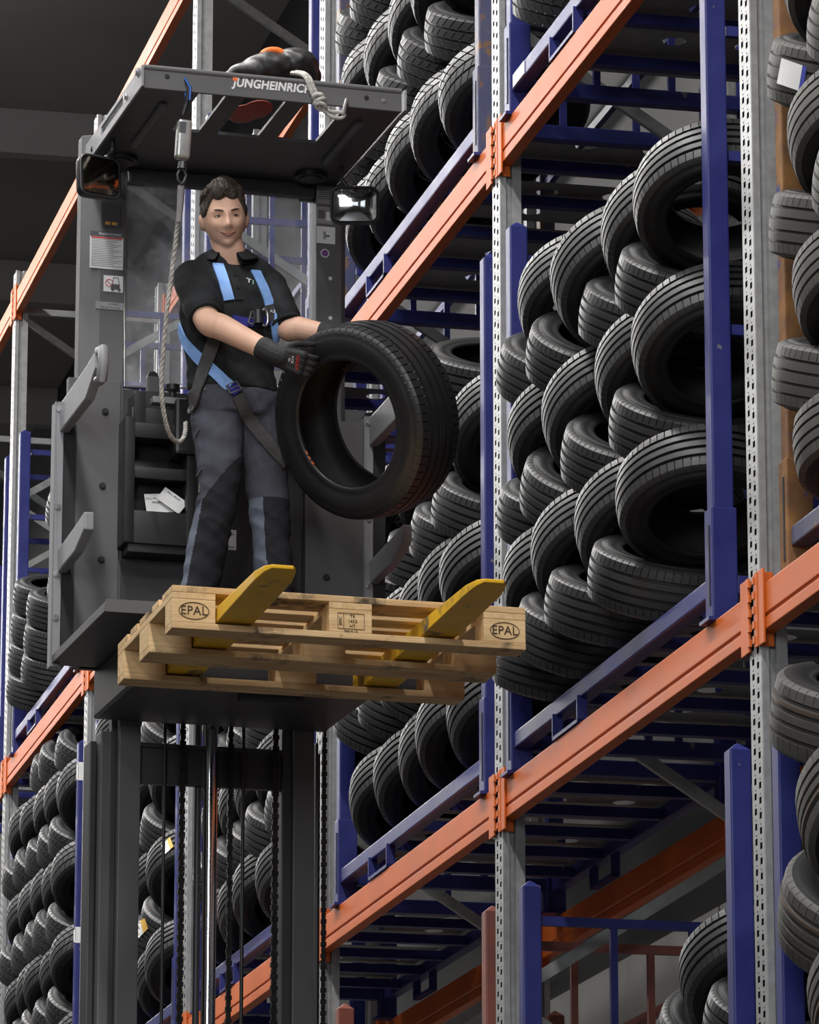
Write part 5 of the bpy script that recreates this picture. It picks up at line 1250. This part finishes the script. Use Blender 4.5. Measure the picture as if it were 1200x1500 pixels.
# three strands twisted round the rope's line
m = MB()
dense = []
for i in range(len(fine)-1):
    for k in range(3): dense.append(fine[i].lerp(fine[i+1], k/3))
for s in range(3):
    pts = []
    for i, p in enumerate(dense):
        t = (dense[min(i+1,len(dense)-1)]-dense[max(i-1,0)]).normalized(); u = t.cross(Vector((0,1,0))).normalized(); w_ = t.cross(u); a = i*.42+s*2*pi/3
        pts.append(p+(u*cos(a)+w_*sin(a))*.0038)
    m.tube(pts, .0052, 6)
m.build('twisted_rope', M_ROPE, rp, smooth=True)
MB().tube([K(265.5,272,.98),K(264.5,296,1.0),K(262,325,1.02)], [.013,.0125,.010], 10).build('rope_sleeve', M_LGREY, rp, smooth=True)

# tied rope on the roof bar
tied = empty('tied_rope', atw(450,110,VF)); TOff = tied.location.copy(); tag(tied, 'short knotted white rope tied round the truck roof bar to an eye bolt', 'rope')
def K2(px, py, v): return atw(px, py, v)-TOff
def smoothpath(P, it=4, sub=4):
    F_ = []
    for i in range(len(P)-1):
        for k in range(sub): F_.append(P[i].lerp(P[i+1], k/sub))
    F_.append(P[-1])
    for _ in range(it): F_ = [F_[0]]+[(F_[i-1]+2*F_[i]+F_[i+1])/4 for i in range(1,len(F_)-1)]+[F_[-1]]
    return F_
MB().tube(smoothpath([K2(428,107,VF+.10),K2(440,108,VF+.02),K2(448,112,VF-.012),K2(453,126,VF-.014),K2(460,142,VF-.015),K2(466,154,VF-.015)]), .0085, 8).build('rope_run', M_ROPE, tied, smooth=True)
MB().tube(smoothpath([K2(434,106,VF+.10),K2(446,107,VF+.01),K2(454,114,VF-.012),K2(459,128,VF-.014),K2(466,142,VF-.015),K2(472,156,VF-.02)]), .0085, 8).build('rope_run', M_ROPE, tied, smooth=True)
kn = MB()
for (px,py,t0) in ((466,143,.2),(468,149,.9),(470,156,-.3)):
    cc = K2(px,py,VF-.02); kn.tube([cc+(RGT*cos(q*pi/6)*.017+UPV*sin(q*pi/6+t0)*.011-FWD*sin(q*pi/6)*.010) for q in range(12)], .0085, 8, closed=True)
kn.build('knot', M_ROPE, tied, smooth=True)
MB().tube(smoothpath([K2(470,156,VF-.02),K2(482,164,VF-.01),K2(496,164,VF-.01),K2(506,166,VF-.01),K2(503,173,VF-.01),K2(490,174,VF-.01),K2(478,166,VF-.015),K2(472,160,VF-.02)]), .0070, 8).build('rope_loop', M_ROPE, tied, smooth=True)
MB().tube([K2(508,145,VF-.012),K2(505,156,VF-.016),K2(503,168,VF-.014)], .0075, 8).build('eye_bolt', M_STEEL, tied, smooth=True)

# black bag on the roof
bg = MB(); bc = atw(400,100,VF+.30)
for (px,py,v,rx,ry,rz) in ((372,112,VF+.26,.10,.10,.045),(398,105,VF+.26,.12,.12,.065),(430,104,VF+.26,.09,.12,.075),(436,96,VF+.22,.05,.08,.06),(350,118,VF+.30,.07,.09,.03),(446,116,VF+.30,.06,.09,.05)):
    bg.ell(atw(px,py,v), rx, ry, rz)
zb0 = ZCB+.0165
bg.v = [Vector((p.x,p.y,max(p.z,zb0))) for p in bg.v]
B0 = Vector((bc.x,bc.y,zb0))
bag = fuse(bg, 'equipment_bag', M_BAG, .007, 6, None, B0); bag.location = B0; creases(bag, .010, 9, 16, 5); tag(bag, 'slumped black bag with orange edge lying on the truck roof', 'bag')
om = MB(); om.tube(smoothpath([atw(382,82,VF+.20)-B0, atw(392,74,VF+.20)-B0, atw(408,74,VF+.20)-B0, atw(415,80,VF+.20)-B0]), [.006]+[.014]*11+[.006], 10); om.build('orange_pull_flap', M_ORGFAB, bag, smooth=True)
rb = MB(); 
for (u_,v_) in ((.525,VF+.26),(.56,VF+.20)): rb.ell(TM @ Vector((u_,v_,zb0+.012)) - B0, .055,.10,.012)
rb.build('red_lining', M_REDBAG, bag, smooth=True)
